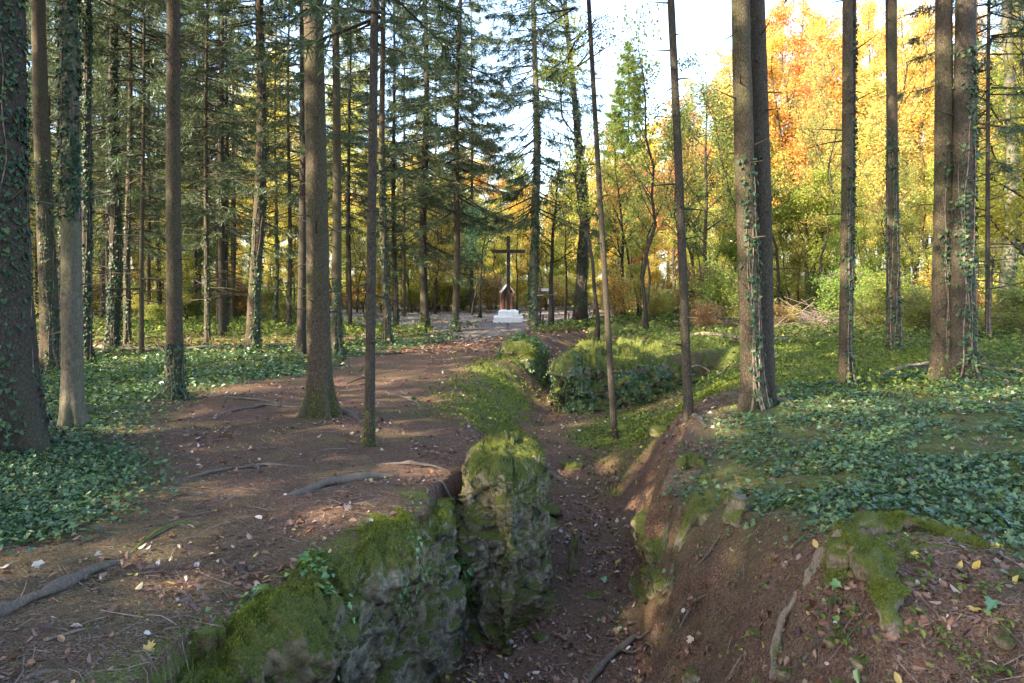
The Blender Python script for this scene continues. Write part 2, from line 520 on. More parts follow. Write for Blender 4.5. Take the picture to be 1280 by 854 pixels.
def ground_mat():
    t = NT('forest_floor')
    v = t.coords()
    sep = t.n('ShaderNodeSeparateColor'); t.l(t.attr('cover', 'Color'), sep.inputs[0])
    moss, green, grav = sep.outputs
    n1 = t.noise(v, 1.3, 5); n2 = t.noise(v, 9, 6, 0.65); n3 = t.noise(v, 70, 5, 0.75); n4 = t.noise(v, 260, 3, 0.7)
    dirt = t.ramp(n3, [(0.30, (0.026, 0.017, 0.012)), (0.5, (0.115, 0.068, 0.046)), (0.70, (0.235, 0.155, 0.108))])
    dirt = t.mix(t.ramp(n1, [(0.35, (0, 0, 0)), (0.65, (0.6, 0.6, 0.6))]), dirt, t.ramp(n4, [(0.38, (0.030, 0.017, 0.012)), (0.62, (0.160, 0.092, 0.062))]))
    # needles and crumbs of bark
    vn = t.voro(v, 95, 'F1', 'Color')
    s2 = t.n('ShaderNodeSeparateColor'); t.l(vn, s2.inputs[0])
    dirt = t.mix(t.ramp(s2.outputs[0], [(0.88, (0, 0, 0)), (0.93, (0.7, 0.7, 0.7))]), dirt, (0.24, 0.15, 0.105))
    dirt = t.mix(t.ramp(s2.outputs[1], [(0.80, (0, 0, 0)), (0.90, (0.8, 0.8, 0.8))]), dirt, (0.035, 0.022, 0.018))
    # broken leaf pieces, and an olive film of algae
    vl = t.voro(v, 38, 'F1', 'Color')
    s3 = t.n('ShaderNodeSeparateColor'); t.l(vl, s3.inputs[0])
    ld = t.voro(v, 38, 'F1', 'Distance')
    lm = t.math('MULTIPLY', t.ramp(s3.outputs[2], [(0.66, (0, 0, 0)), (0.70, (1, 1, 1))]), t.ramp(ld, [(0.28, (1, 1, 1)), (0.40, (0, 0, 0))]))
    dirt = t.mix(lm, dirt, t.ramp(s3.outputs[0], [(0.0, (0.045, 0.020, 0.014)), (0.5, (0.13, 0.055, 0.036)), (1, (0.22, 0.13, 0.085))]))
    film = t.ramp(t.noise(v, 0.9, 6, 0.7), [(0.46, (0, 0, 0)), (0.62, (0.55, 0.55, 0.55))])
    dirt = t.mix(film, dirt, t.ramp(n3, [(0.3, (0.035, 0.034, 0.014)), (0.7, (0.15, 0.135, 0.055))]))
    mosscol = t.ramp(t.noise(v, 90, 5, 0.8), [(0.3, (0.035, 0.045, 0.013)), (0.5, (0.095, 0.12, 0.024)), (0.72, (0.19, 0.215, 0.045))])
    mf = t.math('ADD', t.math('MULTIPLY', moss, 1.5), t.math('MULTIPLY', t.math('SUBTRACT', n2, 0.62), 2.4))
    mf = t.math('ADD', mf, t.math('MULTIPLY', t.math('SUBTRACT', n3, 0.5), 0.9))
    mf = t.ramp(mf, [(0.18, (0, 0, 0)), (0.5, (1, 1, 1))])
    c = t.mix(mf, dirt, mosscol)
    gcol = t.ramp(n2, [(0.3, (0.030, 0.050, 0.020)), (0.55, (0.06, 0.085, 0.026)), (0.75, (0.095, 0.085, 0.04))])
    c = t.mix(t.math('MULTIPLY', green, 0.8, True), c, gcol)
    gr = t.ramp(t.noise(v, 24, 6, 0.8), [(0.3, (0.085, 0.074, 0.065)), (0.7, (0.24, 0.215, 0.195))])
    gf = t.math('ADD', grav, t.math('MULTIPLY', t.math('SUBTRACT', n1, 0.5), 0.6), True)
    c = t.mix(t.math('MULTIPLY', gf, t.ramp(grav, [(0.02, (0, 0, 0)), (0.15, (1, 1, 1))])), c, gr)
    b = t.bump(n2, 0.8, 0.05)
    b = t.bump(n3, 1.0, 0.02, b)
    b = t.bump(s2.outputs[0], 0.35, 0.004, b)
    return t.principled(c, 0.92, b, 0.15)
M['ground'] = ground_mat()

def rock_mat(name, mossy=0.5, tint=(1, 1, 1)):
    t = NT(name)
    v = t.coords()
    k = lambda c: tuple(a * b for a, b in zip(c, tint))
    n1 = t.noise(v, 2.6, 6, 0.6, 0.5); n2 = t.noise(v, 14, 7, 0.7); n3 = t.noise(v, 55, 6, 0.75)
    ed = t.voro(v, 9, 'DISTANCE_TO_EDGE')
    c = t.ramp(n2, [(0.30, k((0.05, 0.047, 0.042))), (0.45, k((0.15, 0.14, 0.115))), (0.58, k((0.28, 0.265, 0.22))), (0.76, k((0.48, 0.46, 0.39)))])
    c = t.mix(t.ramp(n1, [(0.4, (0, 0, 0)), (0.6, (0.65, 0.65, 0.65))]), c, k((0.22, 0.17, 0.085)))
    c = t.mix(t.ramp(n3, [(0.60, (0, 0, 0)), (0.70, (0.5, 0.5, 0.5))]), c, k((0.46, 0.45, 0.42)))
    c = t.mix(t.ramp(t.noise(v, 6, 4, 0.6), [(0.54, (0, 0, 0)), (0.62, (0.9, 0.9, 0.9))]), c, k((0.03, 0.028, 0.028)))
    g = t.n('ShaderNodeNewGeometry')
    sx = t.n('ShaderNodeSeparateXYZ'); t.l(g.outputs['Normal'], sx.inputs[0])
    mossc = t.ramp(t.noise(v, 80, 5, 0.8), [(0.3, (0.035, 0.042, 0.013)), (0.5, (0.08, 0.095, 0.022)), (0.74, (0.17, 0.18, 0.04))])
    mf = t.math('ADD', t.math('MULTIPLY', sx.outputs[2], 0.8), t.math('MULTIPLY', t.noise(v, 3.2, 5, 0.65), 1.6))
    mf = t.math('ADD', mf, t.math('MULTIPLY', n3, 0.5))
    mf = t.math('ADD', mf, mossy - 1.0)
    c = t.mix(t.ramp(mf, [(0.45, (0, 0, 0)), (0.62, (1, 1, 1))]), c, mossc)
    b = t.bump(n2, 0.9, 0.05)
    b = t.bump(n3, 0.9, 0.02, b)
    return t.principled(c, 0.9, b, 0.2)
M['rock'] = rock_mat('mossy_limestone', 0.16, (1.0, 0.95, 0.82))
M['moss_bank'] = rock_mat('deep_moss_over_stone', 0.30, (0.9, 0.82, 0.7))
M['rock_moss'] = rock_mat('overgrown_limestone', 0.36, (0.85, 0.82, 0.72))
M['stone'] = rock_mat('pale_limestone', 0.0, (1.15, 1.05, 0.9))

def moss_wood_mat(name, amt, wood=((0.11, 0.08, 0.06), (0.30, 0.25, 0.19))):
    t = NT(name)
    v = t.coords((1, 1, 1))
    st = t.coords((4, 4, 0.6))
    c = t.ramp(t.noise(st, 22, 6, 0.7), [(0.3, wood[0]), (0.7, wood[1])])
    g = t.n('ShaderNodeNewGeometry')
    sx = t.n('ShaderNodeSeparateXYZ'); t.l(g.outputs['Normal'], sx.inputs[0])
    n3 = t.noise(v, 85, 5, 0.8)
    mossc = t.ramp(n3, [(0.3, (0.03, 0.038, 0.012)), (0.5, (0.08, 0.098, 0.022)), (0.72, (0.17, 0.19, 0.04))])
    mf = t.math('ADD', t.math('MULTIPLY', sx.outputs[2], 0.6), t.math('MULTIPLY', t.noise(v, 6, 5), 1.2))
    mf = t.math('ADD', mf, amt - 1.0)
    c = t.mix(t.ramp(mf, [(0.3, (0, 0, 0)), (0.5, (1, 1, 1))]), c, mossc)
    b = t.bump(t.noise(st, 30, 5, 0.7), 0.9, 0.02)
    b = t.bump(n3, 0.7, 0.01, b)
    return t.principled(c, 0.9, b, 0.2)
M['moss_wood'] = moss_wood_mat('moss_covered_wood', 0.72)
M['old_wood'] = moss_wood_mat('weathered_wood', 0.15)
M['root_wood'] = moss_wood_mat('root_bark', 0.12, ((0.07, 0.055, 0.045), (0.20, 0.165, 0.14)))

def plain(name, c0, c1, scale=20, rough=0.7, stretch=(1, 1, 1), bump=0.3):
    t = NT(name)
    v = t.coords(stretch)
    n = t.noise(v, scale, 6, 0.65)
    return t.principled(t.ramp(n, [(0.3, c0), (0.7, c1)]), rough, t.bump(n, bump, 0.01))
M['cross_wood'] = plain('dark_timber', (0.028, 0.020, 0.017), (0.075, 0.052, 0.042), 30, 0.8, (1, 1, 0.15))
M['red_wood'] = plain('red_brown_boards', (0.055, 0.024, 0.017), (0.12, 0.052, 0.036), 24, 0.75, (6, 6, 0.3))
M['roof'] = plain('grey_shingle', (0.10, 0.11, 0.12), (0.22, 0.23, 0.25), 20, 0.8)
M['white_paint'] = plain('whitewashed_masonry', (0.66, 0.67, 0.68), (0.84, 0.85, 0.86), 5, 0.8, bump=0.15)
M['white_board'] = plain('white_sign_board', (0.68, 0.70, 0.72), (0.8, 0.82, 0.84), 4, 0.6)
M['dark_board'] = plain('dark_grey_board', (0.07, 0.085, 0.10), (0.12, 0.14, 0.16), 6, 0.6)
M['bench_stone'] = plain('grey_bench_slab', (0.20, 0.18, 0.165), (0.36, 0.33, 0.30), 14, 0.85)
M['cut_wood'] = plain('cut_wood', (0.16, 0.12, 0.09), (0.30, 0.27, 0.22), 40, 0.85)

# ------------------------------------------------------------------ where things grow: cover masks on the land
def warp(x, y, amp=0.25, f=1.1, seed=60):
    p = np.stack([x, y, np.zeros_like(x)], 1)
    return x + amp * fbm(p * f, 4, seed), y + amp * fbm(p * f + 31, 4, seed + 7)

PG_IVY_LEFT = gpoly([(-500, 490), (30, 478), (60, 436), (380, 432), (470, 421), (560, 416), (565, 424), (420, 452), (375, 470), (290, 478), (205, 500), (130, 545), (60, 542), (-500, 560)])
PG_IVY_NEAR = gpoly([(-300, 540), (60, 540), (130, 556), (200, 578), (160, 608), (95, 640), (25, 672), (-300, 720)])
PG_IVY_RIGHT = gpoly([(905, 525), (1000, 482), (1280, 462), (1700, 460), (1700, 700), (1280, 690), (1190, 655), (1020, 648), (930, 655), (870, 640), (870, 580)])
PG_BROWN_RIGHT = gpoly([(850, 560), (905, 528), (965, 520), (1000, 545), (980, 600), (930, 630), (860, 620)])
PG_GREEN_L = [(-1.15, 10.2), (-1.15, 13), (-0.9, 15.5), (-0.5, 17.5), (0.4, 18.5), (0.6, 16), (0.3, 13), (0.25, 11), (0.0, 9.6), (-0.5, 9.3)]
PG_GREEN_R = [(1.05, 13.6), (1.15, 12.0), (1.3, 10.5), (1.5, 9.3), (2.2, 9.9), (2.9, 10.6), (3.3, 11.8), (5.0, 12.2), (8.5, 13.5), (9, 17), (6, 19.5), (4.8, 18), (4.6, 16.4), (3.2, 15.1), (1.9, 14.5)]
PG_BLOCK = [(1.1, 14.5), (2.3, 14.9), (3.5, 15.6), (4.8, 16.5), (6.0, 19), (5.2, 24), (3.4, 23.0), (2.2, 20.8), (1.5, 18.3), (1.1, 16)]
PG_MOSS_RIM = [(-1.9, 2.6), (-1.75, 3.6), (-1.45, 4.4), (-1.1, 5.2), (-0.95, 6.0), (-0.45, 6.0), (-0.5, 5.2), (-0.9, 4.2), (-1.1, 3.0), (-1.3, 2.6)]
PG_GREEN_P = gpoly([(870, 505), (960, 478), (1050, 490), (1150, 468), (1190, 440), (1100, 424), (1000, 424), (900, 430), (860, 450)])
PG_HERB_R = gpoly([(860, 445), (1000, 428), (1180, 440), (1290, 470), (1500, 470), (1500, 392), (900, 392), (760, 392), (735, 398), (735, 415), (790, 425)])
PG_CLEAR = gpoly([(330, 398), (450, 381), (560, 377), (760, 377), (760, 398), (690, 408), (640, 420), (590, 428), (545, 416), (470, 408)])
PG_SUNGRASS = gpoly([(90, 430), (90, 405), (300, 398), (520, 398), (520, 412), (380, 428)])
PG_MOSS_STUMP = gpoly([(1040, 680), (1080, 655), (1200, 655), (1290, 680), (1290, 705), (1180, 690), (1090, 700)])
FOREST_BACK = None

def masks(x, y):
    """moss, ivy, gravel and bare-soil shares of the land"""
    wx, wy = warp(x, y)
    sd = lambda pg, soft=0.35: 1 - smooth(-soft, soft, sdist(wx, wy, pg))
    p = np.stack([x, y, np.zeros_like(x)], 1)
    patch = smooth(-0.15, 0.35, fbm(p * 1.3, 4, 71))
    ivl = sd(PG_IVY_LEFT, 0.8); ivn = sd(PG_IVY_NEAR, 0.5); ivr = sd(PG_IVY_RIGHT, 0.4)
    brown = sd(PG_BROWN_RIGHT, 0.6)
    ivy = np.maximum(np.maximum(ivl, ivn), ivr * (1 - 0.45 * brown) * (0.62 + 0.38 * patch))
    moss = np.maximum.reduce([sd(PG_GREEN_L, 0.6) * (0.45 + 0.5 * patch), sd(PG_GREEN_R, 0.5) * (0.3 + 0.55 * patch), sd(PG_BLOCK, 0.2) * (0.5 + 0.4 * patch), sd(PG_MOSS_RIM, 0.15) * (0.35 + 0.65 * patch),
                              sd(PG_SUNGRASS, 1.0) * 0.5, sd(PG_GREEN_P, 0.5) * (0.6 + 0.35 * patch), sd(PG_MOSS_STUMP, 0.15), 0.5 * ivr, 0.15 * ivl])
    grav = sd(PG_CLEAR, 1.0)
    far = smooth(30, 45, y) * (1 - grav)
    side = smooth(9, 14, x) + smooth(8, 14, -x)
    herb = np.clip(np.maximum(far * 0.6, np.minimum(side, 1) * 0.5 * patch), 0, 1)
    herb = np.maximum(herb, sd(PG_HERB_R, 0.6) * 0.9)
    grav = grav * smooth(-0.5, 0.1, fbm(p * 0.45, 4, 77) + 0.12)
    return moss, ivy, grav, herb

def axis(lo, hi, c0, c1, s0, g):
    a = [c0]
    while a[-1] < hi:
        d = max(0.0, a[-1] - c1); a.append(a[-1] + max(s0, g * d + s0))
    b = [c0]
    while b[-1] > lo:
        d = max(0.0, c0 - b[-1]); b.append(b[-1] - max(s0, g * d + s0))
    return np.array(b[:0:-1] + a)

XS = axis(-170, 170, -1.0, 1.8, 0.042, 0.018)
YS = axis(-70, 200, 2.6, 8.0, 0.042, 0.0105)
gx, gy = np.meshgrid(XS, YS)
gx, gy = gx.ravel(), gy.ravel()
gz = height(gx, gy)
pp = np.stack([gx, gy, gz], 1)
near = 1 - smooth(15, 30, np.hypot(gx, gy))
gz = gz + near * (0.022 * fbm(pp * 7, 4, 41, 0.6) + 0.007 * fbm(pp * 30, 2, 44))
# crumbly sides of the trench: push steep ground sideways too
nX, nY = len(XS), len(YS)
Z2 = gz.reshape(nY, nX)
dzx = np.gradient(Z2, XS, axis=1).ravel(); dzy = np.gradient(Z2, YS, axis=0).ravel()
steep = smooth(0.6, 2.0, np.hypot(dzx, dzy))
amt = steep * near * 0.13 * fbm(pp * 5, 4, 47)
gx2 = gx + amt * dzx / (np.hypot(dzx, dzy) + 1e-6); gy2 = gy + amt * dzy / (np.hypot(dzx, dzy) + 1e-6)
idx = (np.arange(nY - 1)[:, None] * nX + np.arange(nX - 1)[None, :]).ravel()
GF = np.stack([idx, idx + 1, idx + nX + 1, idx + nX], 1)
gme = mesh_from('ground', np.stack([gx2, gy2, gz], 1), GF, True, mats=(M['ground'],))
mo, iv, gr_, he = masks(gx, gy)
colr = np.stack([np.maximum(mo, 0.25 * he) * (1 - 0.5 * steep), np.maximum(iv, he * 0.8), gr_, np.ones_like(mo)], 1).astype(np.float32)
ca = gme.color_attributes.new('cover', 'FLOAT_COLOR', 'POINT')
ca.data.foreach_set('color', colr.ravel())
g_obj = link('ground', gme)
tag(g_obj, 'brown forest soil with mossy and ivy-green patches, cut by a sunken trench', None, None, 'structure')

def slope(x, y):
    e = 0.06
    z = height(x, y)
    return z, (height(x + e, y) - z) / e, (height(x, y + e) - z) / e

def wedge(n, y0, y1, half, rng, power=1.0, off=0.0):
    """random spots on the land in front of the camera, denser near it"""
    u = rng.random(n)
    y = y0 * (y1 / y0) ** (u ** power)
    x = (rng.random(n) * 2 - 1 + off) * half * (y + 1.0)
    return x, y

# ------------------------------------------------------------------ rocks
def rock(name, poly, z0, ztop, mat, label, seed=0, taper=0.86, amp=0.08, nu=150, nv=64, lean=(0, 0), cell=3.2, cap_n=22, round_top=0.16):
    """poly: footprint; ztop: height or function(x, y); sides with broken faces and a rounded crown"""
    P = np.array(poly, float)
    if sum(P[i - 1][0] * P[i][1] - P[i][0] * P[i - 1][1] for i in range(len(P))) < 0: P = P[::-1]
    L = np.linalg.norm(np.roll(P, -1, 0) - P, axis=1)
    cum = np.concatenate([[0], np.cumsum(L)])
    u = np.linspace(0, cum[-1], nu, endpoint=False)
    Q = np.stack([np.interp(u, cum, np.append(P[:, k], P[0, k])) for k in (0, 1)], 1)
    for _ in range(3):
        Q = 0.5 * Q + 0.25 * (np.roll(Q, 1, 0) + np.roll(Q, -1, 0))
    T = np.roll(Q, -1, 0) - np.roll(Q, 1, 0)
    N = unit(np.stack([T[:, 1], -T[:, 0]], 1))
    C = Q.mean(0)
    zt = ztop(Q[:, 0], Q[:, 1]) if callable(ztop) else np.full(nu, ztop)
    V = []
    for i in range(nv):
        f = i / (nv - 1.0)
        s = 1 + (taper - 1) * f
        rt = max(0.0, (f - (1 - round_top)) / round_top)
        inset = 0.10 * rt * rt
        q = C + (Q - C) * s - N * inset + np.array(lean) * f
        z = z0 + (zt - z0) * f - 0.04 * rt * rt
        V.append(np.column_stack([q, z]))
    last = V[-1]
    cc = last.mean(0)
    for k in range(1, cap_n + 1):
        f = k / float(cap_n)
        q = last * (1 - f) + cc * f
        q[:, 2] += 0.05 * math.sin(f * math.pi / 2)
        V.append(q)
    V = np.array(V)
    rows = V.shape[0]
    Nn = np.zeros_like(V)
    for i in range(rows):
        f = min(1.0, i / (nv - 1.0))
        up = smooth(1 - round_top, 1.0, f)
        if i >= nv: up = 1.0
        Nn[i] = unit(np.column_stack([N * (1 - up), np.full(nu, float(up) + 1e-4)]))
    V = V.reshape(-1, 3); Nn = Nn.reshape(-1, 3)
    wv = np.stack([fbm(V * 2.5 + 7 * q, 3, seed + q) for q in range(3)], 1)
    d1, d2, cv = worley((V + 0.25 * wv) * cell * np.array([1, 1, 1.15]), seed)
    e1, e2, ev = worley((V + 0.12 * wv) * cell * 3.3, seed + 20)
    f1, f2, fv = worley((V + 0.05 * wv) * cell * 9.0, seed + 40)
    def terr(n, k):
        n = n * k; f = np.floor(n); r = n - f
        return (f + smooth(0.38, 0.62, r)) / k
    W_ = V + 0.10 * wv
    d = amp * 2.2 * terr(fbm(W_ * np.array([1.5, 1.5, 1.9]) + seed, 2, seed + 50), 3.2) + amp * 0.9 * terr(fbm(W_ * np.array([4.5, 4.5, 6.5]), 2, seed + 51), 3.0) \
        + amp * 0.45 * (cv - 0.5) - amp * 0.5 * (1 - smooth(0, 0.05, d2 - d1)) - amp * 0.22 * (1 - smooth(0, 0.07, e2 - e1)) + amp * 0.2 * (fv - 0.5) + amp * 0.30 * fbm(V * 11, 5, seed + 5, 0.62)
    V = V + Nn * d[:, None]
    i = np.arange(rows - 1)[:, None] * nu; j = np.arange(nu)[None, :]
    a = i + j; b = i + (j + 1) % nu
    F = np.stack([a, b, b + nu, a + nu], -1).reshape(-1, 4)
    base = np.array([C[0], C[1], z0 if np.isscalar(z0) else float(np.min(z0))])
    me = mesh_from(name, V - base, F, True, mats=(mat,))
    o = link(name, me, loc=tuple(base))
    tag(o, label, 'rock')
    return o, V, Nn

pillar, PV, PN = rock('rock_pillar', [(-0.56, 6.05), (-0.03, 5.64), (0.37, 6.4), (0.42, 7.6), (0.05, 7.95), (-0.5, 7.7)], -3.35,
    lambda x, y: -1.74 - 0.05 * np.sin(x * 7), M['rock'],
    'tall free-standing grey limestone pillar with moss, in the middle of the trench mouth', 3, 0.80, 0.095, 340, 170, (0.04, 0.10), 1.9)
rimtop = lambda x, y: height(x, y, False) + 0.0
bank, BV, BN = rock('limestone_outcrop', [(-1.06, 4.2), (-0.68, 5.1), (-0.47, 5.62), (-0.53, 6.05), (-0.9, 6.0), (-1.3, 5.1), (-1.5, 4.4)], -3.4,
    lambda x, y: np.interp(y, [2.9, 4, 5.0, 5.6, 6.1], [-1.93, -1.86, -1.86, -1.92, -1.95]), M['rock'],
    'mossy broken rock face under the left lip of the trench, beside the pillar', 11, 0.99, 0.085, 340, 110, (0.05, 0.0), 2.4)
hum, HV, HN = rock('mossy_hummock', [(-1.50, 3.0), (-1.30, 3.5), (-1.06, 4.15), (-1.25, 4.5), (-1.6, 4.1), (-1.9, 3.2)], -3.4,
    lambda x, y: np.interp(y, [2.6, 3.6, 4.4], [-1.94, -1.90, -1.90]), M['moss_bank'],
    'deep moss-covered hummock on the left lip of the trench, nearest the bottom edge', 13, 0.99, 0.10, 260, 90, (0.02, 0.0), 2.4)
blk, KV, KN = rock('ivy_rock_block', [(1.06, 14.6), (1.7, 14.45), (2.5, 14.9), (3.5, 15.5), (5.3, 17.1), (5.8, 18.0), (4.6, 19.8), (2.6, 20.5), (1.7, 18.6), (1.15, 16.4)], -3.1,
    lambda x, y: np.interp(x, [1, 2, 3.4, 5], [-1.80, -1.88, -2.0, -2.1]), M['rock_moss'],
    'big square rock block hung with dark ivy, its flat top green with moss', 17, 0.90, 0.22, 260, 70, (0, 0.1), 1.3, round_top=0.35)
lrk, LV, LN = rock('ivy_rock', [(-0.1, 16.7), (0.45, 16.4), (0.86, 16.9), (0.93, 18.0), (0.9, 19.4), (0.3, 19.9), (-0.2, 18.5)], -3.0, -1.72, M['rock_moss'],
    'ivy-draped rock on the left lip of the trench, opposite the square block', 23, 0.84, 0.10, 140, 50, (-0.05, 0), 2.0)
rrk, RV, RN = rock('rock_ledge', [(1.14, 5.7), (1.16, 6.8), (1.45, 7.9), (1.95, 8.0), (2.1, 6.9), (1.9, 5.7)], -3.35, lambda x, y: height(x + 0.22, y, False) - 0.05, M['rock'],
    'low yellowish rock ledge in the right wall of the trench, facing the pillar', 29, 0.9, 0.09, 150, 60, (0.10, 0), 2.4)
frk, _, _ = rock('far_rock_wall', [(2.9, 27.2), (4.2, 26.6), (6.0, 27.6), (8.0, 29.0), (8.2, 30.0), (6.2, 29.3), (4.2, 28.4), (3.0, 28.3)], -3.2, -2.05, M['rock_moss'],
    'mossy rock wall at the far end of the trench, right of the leaning tree', 37, 0.95, 0.12, 160, 40, (0, 0), 1.5)

def boulder(name, px, py, r, mat, label, seed, flat=0.6, sink=0.3, cat='stone', group=None):
    x, y, = ground(px, py)
    th = np.linspace(0, 2 * np.pi, 26, endpoint=False); ph = np.linspace(-np.pi / 2, np.pi / 2, 16)
    T_, P_ = np.meshgrid(th, ph)
    n = np.stack([np.cos(P_) * np.cos(T_), np.cos(P_) * np.sin(T_), np.sin(P_)], -1).reshape(-1, 3)
    s = np.array([1, 0.75 + 0.3 * ((seed * 37) % 10) / 10.0, flat])
    d1, d2, cv = worley(n * 1.1 + seed, seed)
    V = n * s * r * (1 + 0.3 * (cv - 0.5) + 0.22 * fbm(n * 1.6 + seed, 4, seed))[:, None]
    i = np.arange(15)[:, None] * 26; j = np.arange(26)[None, :]
    F = np.stack([i + j, i + (j + 1) % 26, i + 26 + (j + 1) % 26, i + 26 + j], -1).reshape(-1, 4)
    o = link(name, mesh_from(name, V, F, True, mats=(mat,)), loc=(x, y, hz(x, y) + r * flat * (1 - 2 * sink)), rot=(0, 0, seed * 1.7))
    tag(o, label, cat, group)
    return o

boulder('stone', 868, 846, 0.09, M['stone'], 'pale half-buried stone at the bottom edge, right of the trench', 2)
boulder('stone', 1240, 826, 0.035, M['stone'], 'small tan stone in the bottom right corner', 5)
boulder('stone', 1270, 722, 0.05, M['stone'], 'flat grey-brown stone in dark soil at the right edge', 7, 0.5)
boulder('stone', 1255, 806, 0.05, M['stone'], 'grey stone half sunk in the dark bank near the right corner', 8, 0.6)
boulder('stone', 980, 850, 0.05, M['stone'], 'small brown stone beside the foot of the bare root at the bottom', 9)
boulder('stone', 943, 783, 0.03, M['stone'], 'little yellowish pebble stone in the bare bank below the stump', 12)
boulder('stone', 742, 745, 0.09, M['stone'], 'flat grey-green stone lying on the trench floor', 13, 0.35)
boulder('stone', 676, 800, 0.07, M['stone'], 'dull brown stone on the trench floor at the foot of the pillar', 14)
boulder('mossy_stone', 826, 548, 0.16, M['rock_moss'], 'small mossy stone in the right slope, beyond the rock ledge', 15, 0.6)
boulder('mossy_stone', 930, 462, 0.22, M['rock_moss'], 'round mossy stone beside the fallen pole, right of the block', 19, 0.7)
boulder('mossy_stone', 655, 585, 0.25, M['rock_moss'], 'mossy lump of rock just behind the top of the pillar', 21, 0.5)
boulder('mossy_stone', 715, 585, 0.17, M['rock_moss'], 'dark mossy lump at the left foot of the trench slope', 22, 0.5)
boulder('mossy_stone', 1186, 430, 0.4, M['rock_moss'], 'hidden mossy rock behind the ivy-covered twin trunks', 25, 0.5)
boulder('mossy_stone', 690, 640, 0.14, M['rock_moss'], 'small mossy stone at the right flank of the pillar', 27, 0.5)

# ------------------------------------------------------------------ wood lying about: roots, sticks, stumps, logs
def lay(pts, lift=0.0, n=10):
    """points of the land along pixel positions, smoothed"""
    g = np.array([ground(*p[:2]) for p in pts])
    k = np.linspace(0, len(g) - 1, n * (len(g) - 1) + 1)
    x = np.interp(k, np.arange(len(g)), g[:, 0]); y = np.interp(k, np.arange(len(g)), g[:, 1])
    for _ in range(4):
        x[1:-1] = 0.5 * x[1:-1] + 0.25 * (x[:-2] + x[2:]); y[1:-1] = 0.5 * y[1:-1] + 0.25 * (y[:-2] + y[2:])
    z = height(x, y)
    for _ in range(6):
        z[1:-1] = 0.5 * z[1:-1] + 0.25 * (z[:-2] + z[2:])
    l = np.interp(k, np.arange(len(pts)), [p[2] for p in pts])
    q = np.stack([x, y, z + l + lift], 1)
    return q, np.interp(k, np.arange(len(pts)), [p[3] for p in pts])

def woody(name, pts, mat, label, cat, seed=1, extra=(), seg=14, squash=0.8, group=None):
    """pts: (px, py, height above the soil, radius)"""
    mb = MB()
    P, R = lay(pts)
    o3 = P[0].copy(); o3[2] = hz(P[0][0], P[0][1])
    P = P - o3
    kn = fbm(P * 5 + seed, 3, seed + 70)
    P[1:-1, 0] += 0.035 * kn[1:-1]; P[1:-1, 2] += 0.6 * R[1:-1] * fbm(P * 6 + 20, 2, seed + 71)[1:-1]
    mb.tube(P, R * (1 + 0.5 * fbm(P * 9, 3, seed)), seg, 0.22, seed, True, squash)
    for e in extra:
        P2, R2 = lay(e); P2 = P2 - o3
        mb.tube(P2, R2 * (1 + 0.18 * fbm(P2 * 6, 3, seed + 3)), seg, 0.14, seed + 3, True, squash)
    o = link(name, mb.mesh(name, mat), loc=tuple(o3))
    tag(o, label, cat, group)
    return o

RG = 'exposed tree roots on the left bank'
woody('exposed_root', [(345, 622, -0.02, 0.012), (385, 610, 0.02, 0.04), (430, 600, 0.035, 0.05), (470, 596, 0.02, 0.045), (512, 594, -0.02, 0.02)], M['root_wood'], 'thick dark surface root left of the pillar, lit grey along its top', 'root', 3, group=RG)
woody('exposed_root', [(-60, 790, 0.0, 0.045), (0, 762, 0.03, 0.04), (70, 735, 0.028, 0.034), (120, 712, 0.02, 0.028), (158, 694, -0.02, 0.012)], M['root_wood'], 'long bare root crossing the soil at the left edge of the picture', 'root', 5, group=RG)
woody('exposed_root', [(158, 694, -0.01, 0.012), (190, 668, 0.015, 0.022), (220, 652, 0.015, 0.018), (250, 648, -0.015, 0.01)], M['moss_wood'], 'short mossy root between the long bare root and the path', 'root', 6, group=RG)
woody('exposed_root', [(205, 602, -0.02, 0.01), (260, 588, 0.02, 0.02), (330, 578, 0.02, 0.022), (400, 583, -0.02, 0.01)], M['root_wood'], 'thin curved root arching across the soil below the slim trunk at far left', 'root', 7, group=RG)
woody('exposed_root', [(470, 582, 0.0, 0.015), (510, 581, 0.02, 0.022), (545, 584, 0.02, 0.02), (575, 590, -0.02, 0.012)], M['root_wood'], 'root running toward the top of the pillar from its left', 'root', 8, group=RG)
woody('exposed_root', [(380, 510, -0.01, 0.03), (330, 506, 0.03, 0.03), (290, 515, 0.02, 0.025), (240, 530, -0.02, 0.012)], M['root_wood'], 'low root stretching left from the mossy-footed trunk', 'root', 9, [[(360, 505, -0.01, 0.02), (310, 500, 0.03, 0.022), (270, 497, -0.02, 0.012)]], group=RG)
woody('exposed_root', [(420, 514, -0.02, 0.07), (436, 520, 0.02, 0.05), (452, 528, -0.03, 0.03)], M['root_wood'], 'stubby root at the right foot of the mossy-footed trunk', 'root', 10, group=RG)
woody('exposed_root', [(478, 488, -0.01, 0.012), (510, 497, 0.015, 0.02), (530, 508, -0.01, 0.012)], M['root_wood'], 'pair of small roots in the path above the green trench slope', 'root', 12, [[(500, 487, -0.01, 0.012), (520, 500, 0.015, 0.018), (528, 512, -0.01, 0.01)]], group=RG)
woody('exposed_root', [(430, 625, -0.01, 0.01), (455, 630, 0.012, 0.018), (480, 640, -0.01, 0.01)], M['root_wood'], 'short root just below the thick dark root left of the pillar', 'root', 13, group=RG)
woody('exposed_root', [(0, 854, -0.01, 0.01), (60, 838, 0.012, 0.014), (105, 838, -0.01, 0.01)], M['root_wood'], 'faint root in the soil of the bottom left corner', 'root', 14, group=RG)
woody('exposed_root', [(575, 625, 0.0, 0.02), (560, 612, 0.02, 0.02), (545, 600, -0.02, 0.015)], M['root_wood'], 'root hooking over the lip beside the left side of the pillar top', 'root', 24, group=RG)
